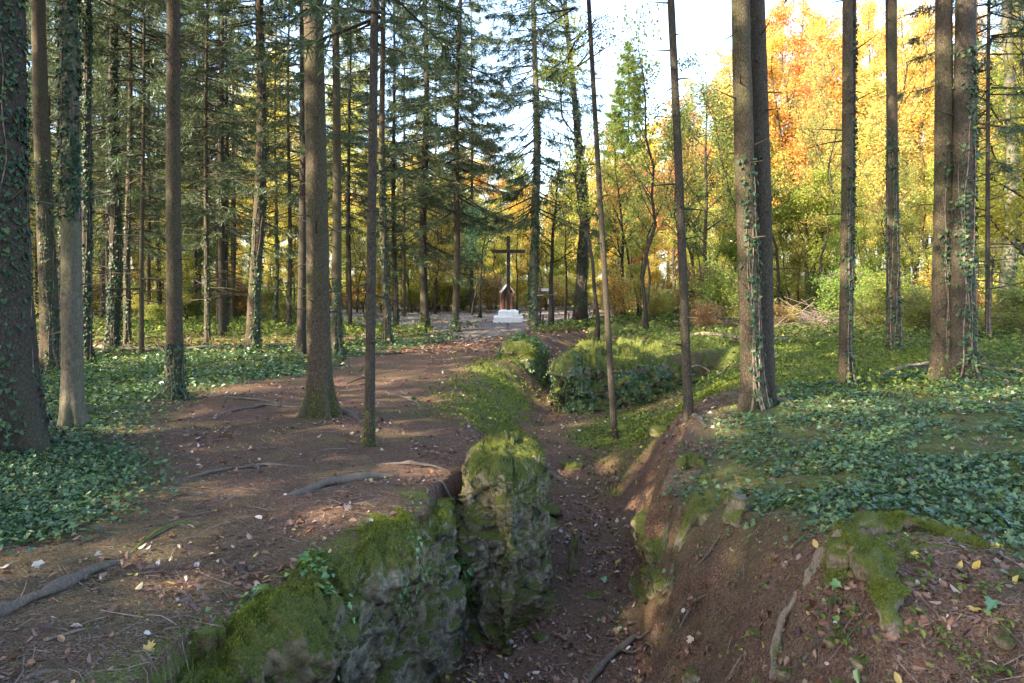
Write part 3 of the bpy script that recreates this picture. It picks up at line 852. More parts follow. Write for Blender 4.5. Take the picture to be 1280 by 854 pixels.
RT = 'roots in and beside the trench'
woody('exposed_root', [(968, 860, 0.0, 0.018), (966, 825, 0.03, 0.022), (975, 795, 0.03, 0.02), (990, 770, 0.02, 0.018), (1002, 745, -0.01, 0.02)], M['old_wood'], 'pale bare root climbing the right bank up to the mossy stump', 'root', 15, group=RT)
woody('exposed_root', [(730, 862, 0.0, 0.03), (765, 825, 0.04, 0.028), (795, 800, 0.04, 0.022), (812, 788, -0.01, 0.014)], M['root_wood'], 'bent grey root sticking out low in the right wall of the trench', 'root', 16, [[(775, 818, 0.04, 0.016), (805, 812, 0.02, 0.012), (818, 815, -0.01, 0.006)]], group=RT)
woody('exposed_root', [(665, 588, -0.01, 0.05), (690, 597, 0.04, 0.045), (715, 606, -0.02, 0.02)], M['root_wood'], 'knotty dark root just right of the pillar top', 'root', 17, group=RT)
woody('exposed_root', [(712, 625, -0.01, 0.012), (738, 636, 0.02, 0.016), (757, 648, -0.02, 0.01)], M['root_wood'], 'thin root crossing the trench floor above the sunlit patch', 'root', 18, group=RT)
woody('exposed_root', [(850, 800, -0.01, 0.01), (865, 770, 0.02, 0.012), (893, 747, -0.01, 0.008)], M['root_wood'], 'hair-thin root on the bare right bank under the cut stump', 'root', 19, group=RT)
woody('exposed_root', [(855, 735, -0.01, 0.006), (885, 705, 0.015, 0.008), (898, 672, -0.01, 0.006)], M['root_wood'], 'thin root hanging down the bare right bank just below the cut stump', 'root', 20, group=RT)
woody('exposed_root', [(862, 520, 0.0, 0.05), (874, 528, 0.02, 0.035), (885, 536, -0.02, 0.02)], M['root_wood'], 'root at the foot of the slim trunk on the right slope', 'root', 25, group=RT)
woody('root_spur', [(962, 500, 0.06, 0.10), (980, 504, 0.02, 0.07), (1000, 508, -0.04, 0.03)], M['old_wood'], 'reddish root spur running right from the thick twin trunks', 'root', 26)

woody('fallen_pole', [(845, 421, 0.12, 0.07), (900, 427, 0.18, 0.075), (950, 432, 0.12, 0.07), (985, 430, 0.1, 0.06)], M['old_wood'], 'long pale fallen pole behind the thick twin trunks', 'log', 31)
woody('fallen_pole', [(110, 436, 0.1, 0.07), (180, 440, 0.1, 0.07), (240, 440, 0.1, 0.06), (300, 436, 0.05, 0.05)], M['old_wood'], 'thin fallen pole lying along the back of the left ivy field', 'log', 32)
woody('fallen_pole', [(850, 470, 0.06, 0.035), (880, 463, 0.06, 0.035), (915, 452, 0.03, 0.03)], M['old_wood'], 'short pale stick on the green slope right of the square block', 'log', 33)
woody('fallen_branch', [(1105, 470, 0.03, 0.03), (1135, 462, 0.08, 0.045), (1165, 458, 0.05, 0.04)], M['old_wood'], 'reddish broken branch left of the ivy-covered twin trunks', 'branch', 34)
woody('fallen_branch', [(1215, 462, 0.03, 0.04), (1250, 466, 0.08, 0.045), (1290, 468, 0.03, 0.04)], M['old_wood'], 'broken branch on the ivy right of the ivy-covered twin trunks', 'branch', 35)
woody('fallen_branch', [(55, 800, 0.01, 0.008), (85, 790, 0.015, 0.012), (110, 782, 0.0, 0.006)], M['old_wood'], 'rust brown bark strip in the bottom left soil', 'branch', 36)
woody('fallen_branch', [(640, 392, 0.1, 0.06), (600, 390, 0.12, 0.06), (560, 392, 0.05, 0.05)], M['old_wood'], 'dead branch lying at the back edge of the clearing, left of the plinth', 'branch', 38)

# stump with mossy roots on the right bank
sx, sy = ground(1052, 712)
sz = hz(sx, sy)
stump = bpy.data.objects.new('mossy_stump', None); COL.objects.link(stump); stump.location = (sx, sy, sz)
tag(stump, 'old broken stump with moss-covered spreading roots on the right bank', 'stump')
def local(pts):
    P, R = lay(pts); return P - np.array([sx, sy, sz]), R
def rough(mb, amp, f, seed):
    """lumpy, split surface for old wood"""
    V = np.vstack(mb.V)
    n = len(V)
    d = np.stack([fbm(V * f + 9 * k, 4, seed + k) for k in range(3)], 1)
    d1, d2, cv = worley(V * f * 1.6, seed)
    V = V + amp * d + amp * 0.5 * (cv - 0.5)[:, None] * np.array([0.4, 0.4, 1])
    mb.V = [V]; mb.Q = [np.vstack(mb.Q)]
def tufts(o, n, size, seed, test=None, mat='moss'):
    me = o.data; m = len(me.vertices); rng = rs(seed)
    V = np.empty(m * 3, np.float32); me.vertices.foreach_get('co', V); V = V.reshape(-1, 3)
    N = np.empty(m * 3, np.float32); me.vertices.foreach_get('normal', N); N = N.reshape(-1, 3)
    w = (N[:, 2] > -0.1).astype(float) * (vnoise(V * 9, seed) > -0.25)
    if test is not None: w = w * test(V, N)
    if w.sum() == 0: return
    i = rng.choice(m, n, p=w / w.sum())
    pos = V[i] + rng.normal(0, 0.012, (n, 3)) * np.array([1, 1, 0.4])
    link('moss', leaf_mesh('moss', pos, frames(rng.normal(0, 1, (n, 3)), N[i] + rng.normal(0, 0.5, (n, 3))), size * rng.uniform(0.6, 1.3, n), BLADE, M[mat], rng), o)
mb = MB()
h = np.linspace(-0.14, 0.16, 22)
mb.tube(np.stack([0.02 + 0.10 * h, 0.05 + 0.2 * h, h], 1), 0.12 * (1 - 0.3 * smooth(-0.1, 0.2, h)), 60, 0.25, 51, True, 0.85,
        lambda th, z: 1 + 0.22 * np.sin(3 * th + 1) + 0.14 * np.sin(7 * th))
rough(mb, 0.07, 6, 70)
o = link('stump_body', mb.mesh('stump_body', M['moss_wood']), stump); tufts(o, 7000, 0.011, 3)
for k, (pts, mt, sq) in enumerate([
        ([(1050, 684, 0.02, 0.10), (1075, 700, 0.08, 0.105), (1090, 722, 0.085, 0.085), (1103, 750, 0.06, 0.07), (1114, 775, 0.03, 0.05), (1126, 802, -0.03, 0.03)], 'moss_wood', 0.7),
        ([(1055, 684, 0.03, 0.08), (1090, 668, 0.08, 0.075), (1130, 664, 0.055, 0.055), (1165, 668, 0.05, 0.05), (1190, 678, 0.02, 0.04), (1225, 690, -0.04, 0.03)], 'moss_wood', 0.6),
        ([(1052, 688, 0.05, 0.06), (1034, 702, 0.04, 0.045), (1022, 722, 0.0, 0.035), (1010, 752, -0.04, 0.02)], 'old_wood', 0.7),
        ([(1130, 815, -0.02, 0.015), (1119, 785, 0.03, 0.03), (1104, 762, 0.01, 0.03), (1090, 748, -0.03, 0.02)], 'old_wood', 0.8)]):
    mb = MB(); P, R = local(pts)
    mb.tube(P, R * (1 + 0.35 * fbm(P * 9, 3, k)), 34, 0.30, 60 + k, True, sq)
    rough(mb, 0.075, 7, 80 + k)
    o = link('root', mb.mesh('root', M[mt]), stump)
    if mt == 'moss_wood': tufts(o, 13000, 0.010, 10 + k, lambda V, N: (N[:, 2] > 0.25) * (vnoise(V * 7, 5) > -0.2))

def cut_stump(name, px, py, r, hgt, label, lean=0.0, mat='old_wood', top='cut_wood', seed=1, broken=0.0, moss=0):
    x, y = ground(px, py); z = hz(x, y)
    root = bpy.data.objects.new(name, None); COL.objects.link(root); root.location = (x, y, z)
    tag(root, label, 'stump')
    mb = MB(); h = np.concatenate([np.linspace(-0.08, hgt, 22), [hgt + 0.001] * 3])
    f = lambda th, zz: 1 + 0.10 * np.sin(3 * th + seed) + 0.06 * np.sin(8 * th) + 0.45 * np.exp(-np.maximum(zz + 0.02, 0) / 0.05) * (0.6 + 0.4 * np.sin(5 * th))
    P = np.stack([lean * h, -0.3 * lean * h, h], 1)
    mb.tube(P, np.concatenate([np.full(22, r), [r * 0.8, r * 0.5, r * 0.2]]), 36, 0.16, seed, True, 0.85, f)
    V = np.vstack(mb.V)
    if broken:
        t_ = smooth(hgt * 0.45, hgt, V[:, 2])
        V[:, 2] += t_ * broken * (vnoise(np.column_stack([V[:, :2] * 28, 0 * V[:, 0]]), seed) - 0.3)
        mb.V = [V]
    rough(mb, r * 0.35, 0.5 / r, seed)
    o = link('stump_body', mb.mesh('stump_body', M[mat]), root)
    if moss: tufts(o, moss, 0.016, seed)
    if not broken:
        mb = MB(); mb.tube(np.stack([lean * np.array([hgt, hgt + .006]), -0.3 * lean * np.array([hgt, hgt + .006]), np.array([hgt + 0.004, hgt + 0.012])], 1), np.array([r * 0.86, r * 0.8]), 30, 0.0, 0, True, 0.85)
        link('cut_face', mb.mesh('cut_face', M[top]), root)
cut_stump('cut_stump', 921, 645, 0.085, 0.13, 'small sawn-off stump among ivy on the right bank', 0.12, 'moss_wood', 'root_wood', 4)
cut_stump('cut_stump', 300, 712, 0.035, 0.055, 'tiny dark broken stump in the soil of the left bank', -0.2, 'cross_wood', 'cross_wood', 6, 0.05)
cut_stump('mossy_post', 715, 712, 0.055, 0.30, 'rotten mossy post standing at the left foot of the trench, behind the pillar', 0.1, 'moss_wood', 'cut_wood', 8, 0.16, 900)

# ------------------------------------------------------------------ the clearing: cross, shrine, signs, benches
cx_, cy_ = ground(635.5, 403)
cy_ = 38.0; cx_ = -0.2; cz = hz(cx_, cy_)
cross = bpy.data.objects.new('wayside_cross', None); COL.objects.link(cross); cross.location = (cx_, cy_, cz)
tag(cross, 'tall dark timber cross on a stepped whitewashed plinth in the clearing', 'cross')
S = 38.0 / FPX
def part(name, mat, parent, boxes, bev=0.01, shade=False):
    mb = MB()
    for b in boxes: mb.box(*b)
    o = link(name, mb.mesh(name, mat, shade), parent)
    if bev: bevel(o, bev)
    return o
part('plinth_step', M['white_paint'], cross, [((0, 0, 0.13), (37 * S, 37 * S, 0.40), 0, 0.985)], 0.02)
part('plinth_block', M['white_paint'], cross, [((0, 0, 0.485), (26.5 * S, 26.5 * S, 0.306), 0, 0.94)], 0.02)
part('plinth_cap', M['white_paint'], cross, [((0, 0, 0.665), (22 * S, 22 * S, 0.055), 0, 0.9)], 0.015)
part('post', M['cross_wood'], cross, [((0, 0, 2.75), (0.20, 0.18, 4.12), 0, 0.92)], 0.012)
part('crossbeam', M['cross_wood'], cross, [((-0.50, -0.004, 3.95), (0.82, 0.17, 0.19)), ((0.52, -0.004, 3.95), (0.86, 0.17, 0.19)), ((0, -0.11, 3.95), (0.24, 0.05, 0.24))], 0.012)
for k in range(3):
    mb = MB(); mb.box((0.74 + 0.08 * k, -0.095, 3.95), (0.035, 0.02, 0.09))
    link('carved_mark', mb.mesh('carved_mark', M['old_wood'], False), cross)

hx, hy = -0.31, 40.6
hzz = hz(hx, hy)
shrine = bpy.data.objects.new('wooden_shrine', None); COL.objects.link(shrine); shrine.location = (hx, hy, hzz); shrine.rotation_euler = (0, 0, 0.15)
tag(shrine, 'narrow red-brown boarded shrine hut with a gabled grey roof behind the cross', 'shrine')
hw, hd, eh, rh = 0.38, 0.34, 1.62, 2.12
V = np.array([(-hw, -hd, 0), (hw, -hd, 0), (hw, -hd, eh), (0, -hd, rh), (-hw, -hd, eh), (-hw, hd, 0), (hw, hd, 0), (hw, hd, eh), (0, hd, rh), (-hw, hd, eh)])
me = mesh_from('wall', V, [np.array([[0, 1, 2, 3, 4], [9, 8, 7, 6, 5]]), np.array([[0, 5, 6, 1], [1, 6, 7, 2], [5, 0, 4, 9], [2, 7, 8, 3], [3, 8, 9, 4]])], mats=(M['red_wood'],))
link('wall', me, shrine)
for s in (-1, 1):
    a = math.atan2(rh - eh, hw)
    r_ = link('roof', mesh_from('roof', np.array([(0, -0.5, 0.0), (0.62, -0.5, 0), (0.62, 0.5, 0), (0, 0.5, 0), (0, -0.5, 0.05), (0.62, -0.5, 0.05), (0.62, 0.5, 0.05), (0, 0.5, 0.05)]),
        np.array([(0, 3, 2, 1), (4, 5, 6, 7), (0, 1, 5, 4), (1, 2, 6, 5), (2, 3, 7, 6), (3, 0, 4, 7)]), mats=(M['roof'],)), shrine, loc=(0, 0, rh + 0.012))
    r_.rotation_euler = (0, a, 0) if s > 0 else (0, a, math.pi)
part('door_frame', M['cross_wood'], shrine, [((-0.26, -hd - 0.02, 0.85), (0.05, 0.03, 1.3)), ((0.26, -hd - 0.02, 0.85), (0.05, 0.03, 1.3)), ((0, -hd - 0.022, 1.52), (0.47, 0.03, 0.05)), ((0, -hd - 0.022, 0.18), (0.47, 0.03, 0.05))], 0)

px_, py_ = (675.5 - 640) / FPX * 39.5, 39.5
sp = bpy.data.objects.new('signpost', None); COL.objects.link(sp); sp.location = (px_, py_, hz(px_, py_))
tag(sp, 'red-brown wooden signpost with a blank white board, right of the ivy-clad trunk', 'signpost')
part('post', M['red_wood'], sp, [((0, 0, 0.9), (0.10, 0.10, 2.1))], 0.01)
part('sign_board', M['white_board'], sp, [((0.28, -0.06, 1.78), (0.46, 0.025, 0.15))], 0.004)
px_, py_ = (688.5 - 640) / FPX * 38.2, 38.2
nb = bpy.data.objects.new('notice_board', None); COL.objects.link(nb); nb.location = (px_, py_, hz(px_, py_))
tag(nb, 'small hanging notice board, dark above and pale below, fixed beside a slim trunk', 'notice board')
part('post', M['dark_board'], nb, [((0.17, 0.0, 0.9), (0.045, 0.045, 1.9))], 0.004)
part('board', M['dark_board'], nb, [((-0.02, -0.03, 1.45), (0.30, 0.03, 0.36))], 0.004)
part('notice', M['white_board'], nb, [((-0.02, -0.03, 1.11), (0.30, 0.03, 0.28))], 0.004)
px_, py_ = (678.5 - 640) / FPX * 31.5, 31.5
pz_ = hz(px_, py_)
mb = MB(); mb.tube([(0, 0, -0.1), (0, 0, 0.3), (0.01, 0, 0.58), (0.01, 0, 0.6)], [0.05, 0.048, 0.045, 0.02], 10, 0.05, 2)
tag(link('wooden_stake', mb.mesh('wooden_stake', M['cross_wood']), loc=(px_, py_, pz_)), 'short dark wooden stake standing beside the ivy-clad trunk', 'stake')

def bench(x, y, rot, w, label, hgt=0.45):
    b = bpy.data.objects.new('bench', None); COL.objects.link(b); b.location = (x, y, hz(x, y)); b.rotation_euler = (0, 0, rot)
    tag(b, label, 'bench')
    part('seat', M['bench_stone'], b, [((0, 0, hgt), (w, 0.42, 0.09))], 0.015)
    for s in (-1, 1):
        part('leg', M['bench_stone'], b, [((s * w * 0.32, 0, 0.16), (0.14, 0.34, 0.48))], 0.01)
bench((528 - 640) / FPX * 33.8, 33.8, 0.05, 1.35, 'low stone slab bench behind the moss-footed trunk, left of the clearing')
bench((715 - 640) / FPX * 39.5, 39.5, -0.3, 0.8, 'small dark bench left of the leaning crooked trunk', 0.42)

# ------------------------------------------------------------------ trees
def trunk_mb(H, r, seed, dx=0.0, bend=0.12, flare=0.9, seg=20, fine=True, stubs=18, stub_len=(0.04, 0.25), stub_lo=0.5, stub_hi=9.0, top_r=0.2, pts=None):
    """spruce trunk with root flare, uneven bark and dead branch stubs, base at the origin"""
    rng = rs(seed)
    if fine:
        h = np.concatenate([np.linspace(-0.25, 0.9, 22), np.linspace(1.0, min(9.0, H * 0.6), 46), np.linspace(min(9.0, H * 0.6) + 0.5, H, 16)])
    else:
        h = np.concatenate([[-0.2, 0, 0.15, 0.35, 0.7], np.linspace(1.3, H, 14)])
    ph = rng.random(4) * 6.28
    wob = smooth(0, 3, h)
    X = dx * h + wob * bend * (np.sin(h * 0.45 + ph[0]) - math.sin(ph[0])) * r * 1.6
    Y = wob * bend * np.sin(h * 0.38 + ph[1]) * r * 1.6
    if pts is not None:
        X = np.interp(h, [p[0] for p in pts], [p[1] for p in pts])
        for _ in range(5): X[1:-1] = 0.5 * X[1:-1] + 0.25 * (X[:-2] + X[2:])
    R = r * (1 - (1 - top_r) * np.clip(h / H, 0, 1) ** 0.9)
    a = rng.integers(3, 6)
    lob = lambda th, z: 1 + flare * np.exp(-np.maximum(z + 0.05, 0) / (1.3 * r + 0.05)) * (0.45 + 0.35 * np.sin(a * th + ph[2]) + 0.2 * np.sin((a + 3) * th + ph[3])) \
        + 0.03 * np.sin(3 * th + ph[0] + z * 0.4)
    mb = MB()
    mb.tube(np.stack([X, Y, h], 1), R, seg, 0.06 if fine else 0.03, seed, True, 1.0, lob)
    for k in range(stubs):
        z = rng.uniform(stub_lo, min(stub_hi, H)); th = rng.random() * 6.283
        c = np.array([np.interp(z, h, X), np.interp(z, h, Y), z]); rr = np.interp(z, h, R)
        L = rng.uniform(*stub_len) * (1.0 if rng.random() < 0.8 else 1.8)
        d = np.array([math.cos(th), math.sin(th), rng.uniform(-0.25, 0.35)])
        n = 5
        s = np.linspace(0, 1, n)[:, None]
        droop = rng.uniform(-0.25, 0.1) * L
        side = np.array([-math.sin(th), math.cos(th), 0]) * rng.normal() * 0.15 * L
        P = c + d * rr * 0.8 + d * L * s + np.array([0, 0, 1]) * droop * s ** 2 + side * s ** 2
        b0 = min(0.012 + 0.006 * L, 0.03)
        mb.tube(P, np.linspace(b0, 0.003, n), 5, 0, 0, False)
        if L > 0.7:
            for q in range(int(L * 3)):
                t = rng.uniform(0.35, 0.95); c2 = P[0] + (P[-1] - P[0]) * t + np.array([0, 0, 1]) * droop * (t * t - t)
                th2 = th + rng.choice([-1, 1]) * rng.uniform(0.5, 1.0)
                l2 = L * 0.35 * rng.uniform(0.4, 1)
                d2 = np.array([math.cos(th2), math.sin(th2), rng.uniform(-0.4, 0.1)])
                mb.tube([c2, c2 + d2 * l2 * 0.5, c2 + d2 * l2 + np.array([0, 0, -0.1 * l2])], [0.005, 0.004, 0.002], 4, 0, 0, False)
    return mb, (h, X, Y, R)

def trunk_ivy(sp, seed, n, lo, hi, th0, spread, size, thick=0.03):
    h, X, Y, R = sp
    rng = rs(seed + 900)
    z = lo + (hi - lo) * rng.random(n) ** 1.15
    strand = rng.integers(0, 5, n)
    thb = th0 + (strand - 2) / 2.0 * spread * 0.8 + 0.35 * np.sin(z * 1.3 + strand * 1.7)
    th = thb + rng.normal(0, 0.22 * spread / 1.2 + 0.08, n)
    dens = vnoise(np.stack([th * 1.5, z * 1.6, strand * 3.0], 1), seed) > -0.25
    z, th = z[dens], th[dens]; n = len(z)
    r = np.interp(z, h, R) * (1 + 0.7 * np.exp(-z / 0.25)) + rng.random(n) * thick + 0.008
    cx, cy = np.interp(z, h, X), np.interp(z, h, Y)
    nrm = np.stack([np.cos(th), np.sin(th), 0.5 + 0.3 * rng.random(n)], 1) + rng.normal(0, 0.35, (n, 3))
    pos = np.stack([cx + np.cos(th) * r, cy + np.sin(th) * r, z], 1)
    tip = np.stack([rng.normal(0, 0.5, n), rng.normal(0, 0.5, n), -np.ones(n)], 1)
    mb = MB()
    for s_ in range(5):
        zz = np.linspace(max(lo, -0.05), hi * rng.uniform(0.6, 1.0), 26)
        tt = th0 + (s_ - 2) / 2.0 * spread * 0.8 + 0.35 * np.sin(zz * 1.3 + s_ * 1.7) + 0.08 * np.sin(zz * 6 + s_)
        rr_ = np.interp(zz, h, R) * (1 + 0.7 * np.exp(-zz / 0.25)) + 0.006
        mb.tube(np.column_stack([np.interp(zz, h, X) + np.cos(tt) * rr_, np.interp(zz, h, Y) + np.sin(tt) * rr_, zz]), np.linspace(0.011, 0.004, 26), 5, 0, 0, False)
    V, F = leaf_geo(pos, frames(nrm, tip), 0.66 * size * rng.uniform(0.45, 1.35, n), IVY)
    tv, tq = np.vstack(mb.V), np.vstack(mb.Q)
    me = mesh_from('ivy', np.vstack([V, tv]), [F, tq + len(V)], False, np.concatenate([np.repeat(rng.random(n), 2), np.zeros(len(tq))]), (M['ivy_trunk'], M['twig']))
    me.polygons.foreach_set('material_index', np.concatenate([np.zeros(len(F), np.int32), np.ones(len(tq), np.int32)]))
    return me

# ---- spruce crowns (shared mesh data)
def spruce_crown(seed, z0, z1, L0, dens=1.0, needle=0.15, droop=0.35, step=0.45, sparse_low=True):
    rng = rs(seed)
    mb = MB(); pos = []; dirs = []; ups = []
    z = z0
    while z < z1:
        t = (z - z0) / (z1 - z0)
        L = L0 * (1 - t) ** 0.75 * (0.75 if t < 0.12 else 1.0) + 0.25
        nb = rng.integers(3, 6) if (sparse_low and t < 0.25) else rng.integers(4, 7)
        for k in range(nb):
            if rng.random() > dens: continue
            th = rng.random() * 6.283; l = L * rng.uniform(0.6, 1.1)
            d = np.array([math.cos(th), math.sin(th), 0]); sd = np.array([-d[1], d[0], 0])
            n = 7; s = np.linspace(0, 1, n)
            up = (0.25 * t - droop * (1 - t))
            P = d * (l * s)[:, None] + np.array([0, 0, 1.0]) * (l * (up * s + 0.22 * droop * s ** 3))[:, None] + sd * (rng.normal() * 0.12 * l * s ** 2)[:, None]
            P[:, 2] += z + rng.uniform(-0.2, 0.2)
            mb.tube(P, np.linspace(0.012 + 0.008 * l, 0.004, n), 4, 0, 0, False)
            ns = int(l / 0.085)
            q = rng.uniform(0.18, 1.0, ns) ** 0.8
            sgn = rng.choice([-1, 1], ns)
            base = np.stack([np.interp(q, s, P[:, i]) for i in range(3)], 1)
            l2 = (0.10 + 0.34 * l * (1.08 - q)) * rng.uniform(0.5, 1.0, ns)
            l2 = np.minimum(l2, 0.75)
            dd = unit(d * 0.75 + sd * (sgn * rng.uniform(0.4, 0.95, ns))[:, None] + np.array([0, 0, 1]) * rng.uniform(-0.95, -0.1, ns)[:, None])
            m = 10
            for f in np.linspace(0.05, 0.98, m):
                keep = rng.random(ns) < 0.97
                b = base[keep] + dd[keep] * (l2[keep] * f)[:, None]
                b[:, 2] -= 0.12 * l2[keep] * f * f
                nd = unit(dd[keep] + rng.normal(0, 0.45, (keep.sum(), 3)))
                nd[:, 2] -= 0.15
                pos.append(b); dirs.append(nd)
        z += step * rng.uniform(0.7, 1.3) * (1 - 0.35 * t)
    pos = np.vstack(pos); dirs = np.vstack(dirs); n = len(pos)
    nrm = rng.normal(0, 1, (n, 3)) + np.array([0, 0, 0.6])
    V, F = leaf_geo(pos, frames(nrm, dirs), needle * rng.uniform(0.7, 1.3, n), NEEDLE)
    return mb, V, F, n

def crown_mesh(name, seed, mat='needle', **kw):
    mb, V, F, n = spruce_crown(seed, **kw)
    rng = rs(seed + 5)
    tv = np.vstack(mb.V); tq = np.vstack(mb.Q)
    me = mesh_from(name, np.vstack([V, tv]), [F, tq + len(V)], False, np.concatenate([rng.random(len(F)), np.zeros(len(tq))]), (M[mat], M['dark_bark']))
    mi = np.concatenate([np.zeros(len(F), np.int32), np.ones(len(tq), np.int32)])
    me.polygons.foreach_set('material_index', mi)
    return me

CROWN_HIGH = [crown_mesh('crown', 100 + k, z0=9.5, z1=24, L0=2.7, dens=0.75, needle=0.17) for k in range(3)]
CROWN_LOW = [crown_mesh('crown', 110 + k, z0=4.6, z1=23, L0=3.8, dens=0.92, needle=0.19, droop=0.5) for k in range(3)]
CROWN_MID = [crown_mesh('crown', 120 + k, z0=5.0, z1=19, L0=2.0, dens=0.6, needle=0.17, droop=0.3) for k in range(3)]
CROWN_FULL = [crown_mesh('crown', 130, 'needle_sun', z0=3.0, z1=27, L0=4.2, dens=0.95, needle=0.42, droop=0.3, step=0.55)]

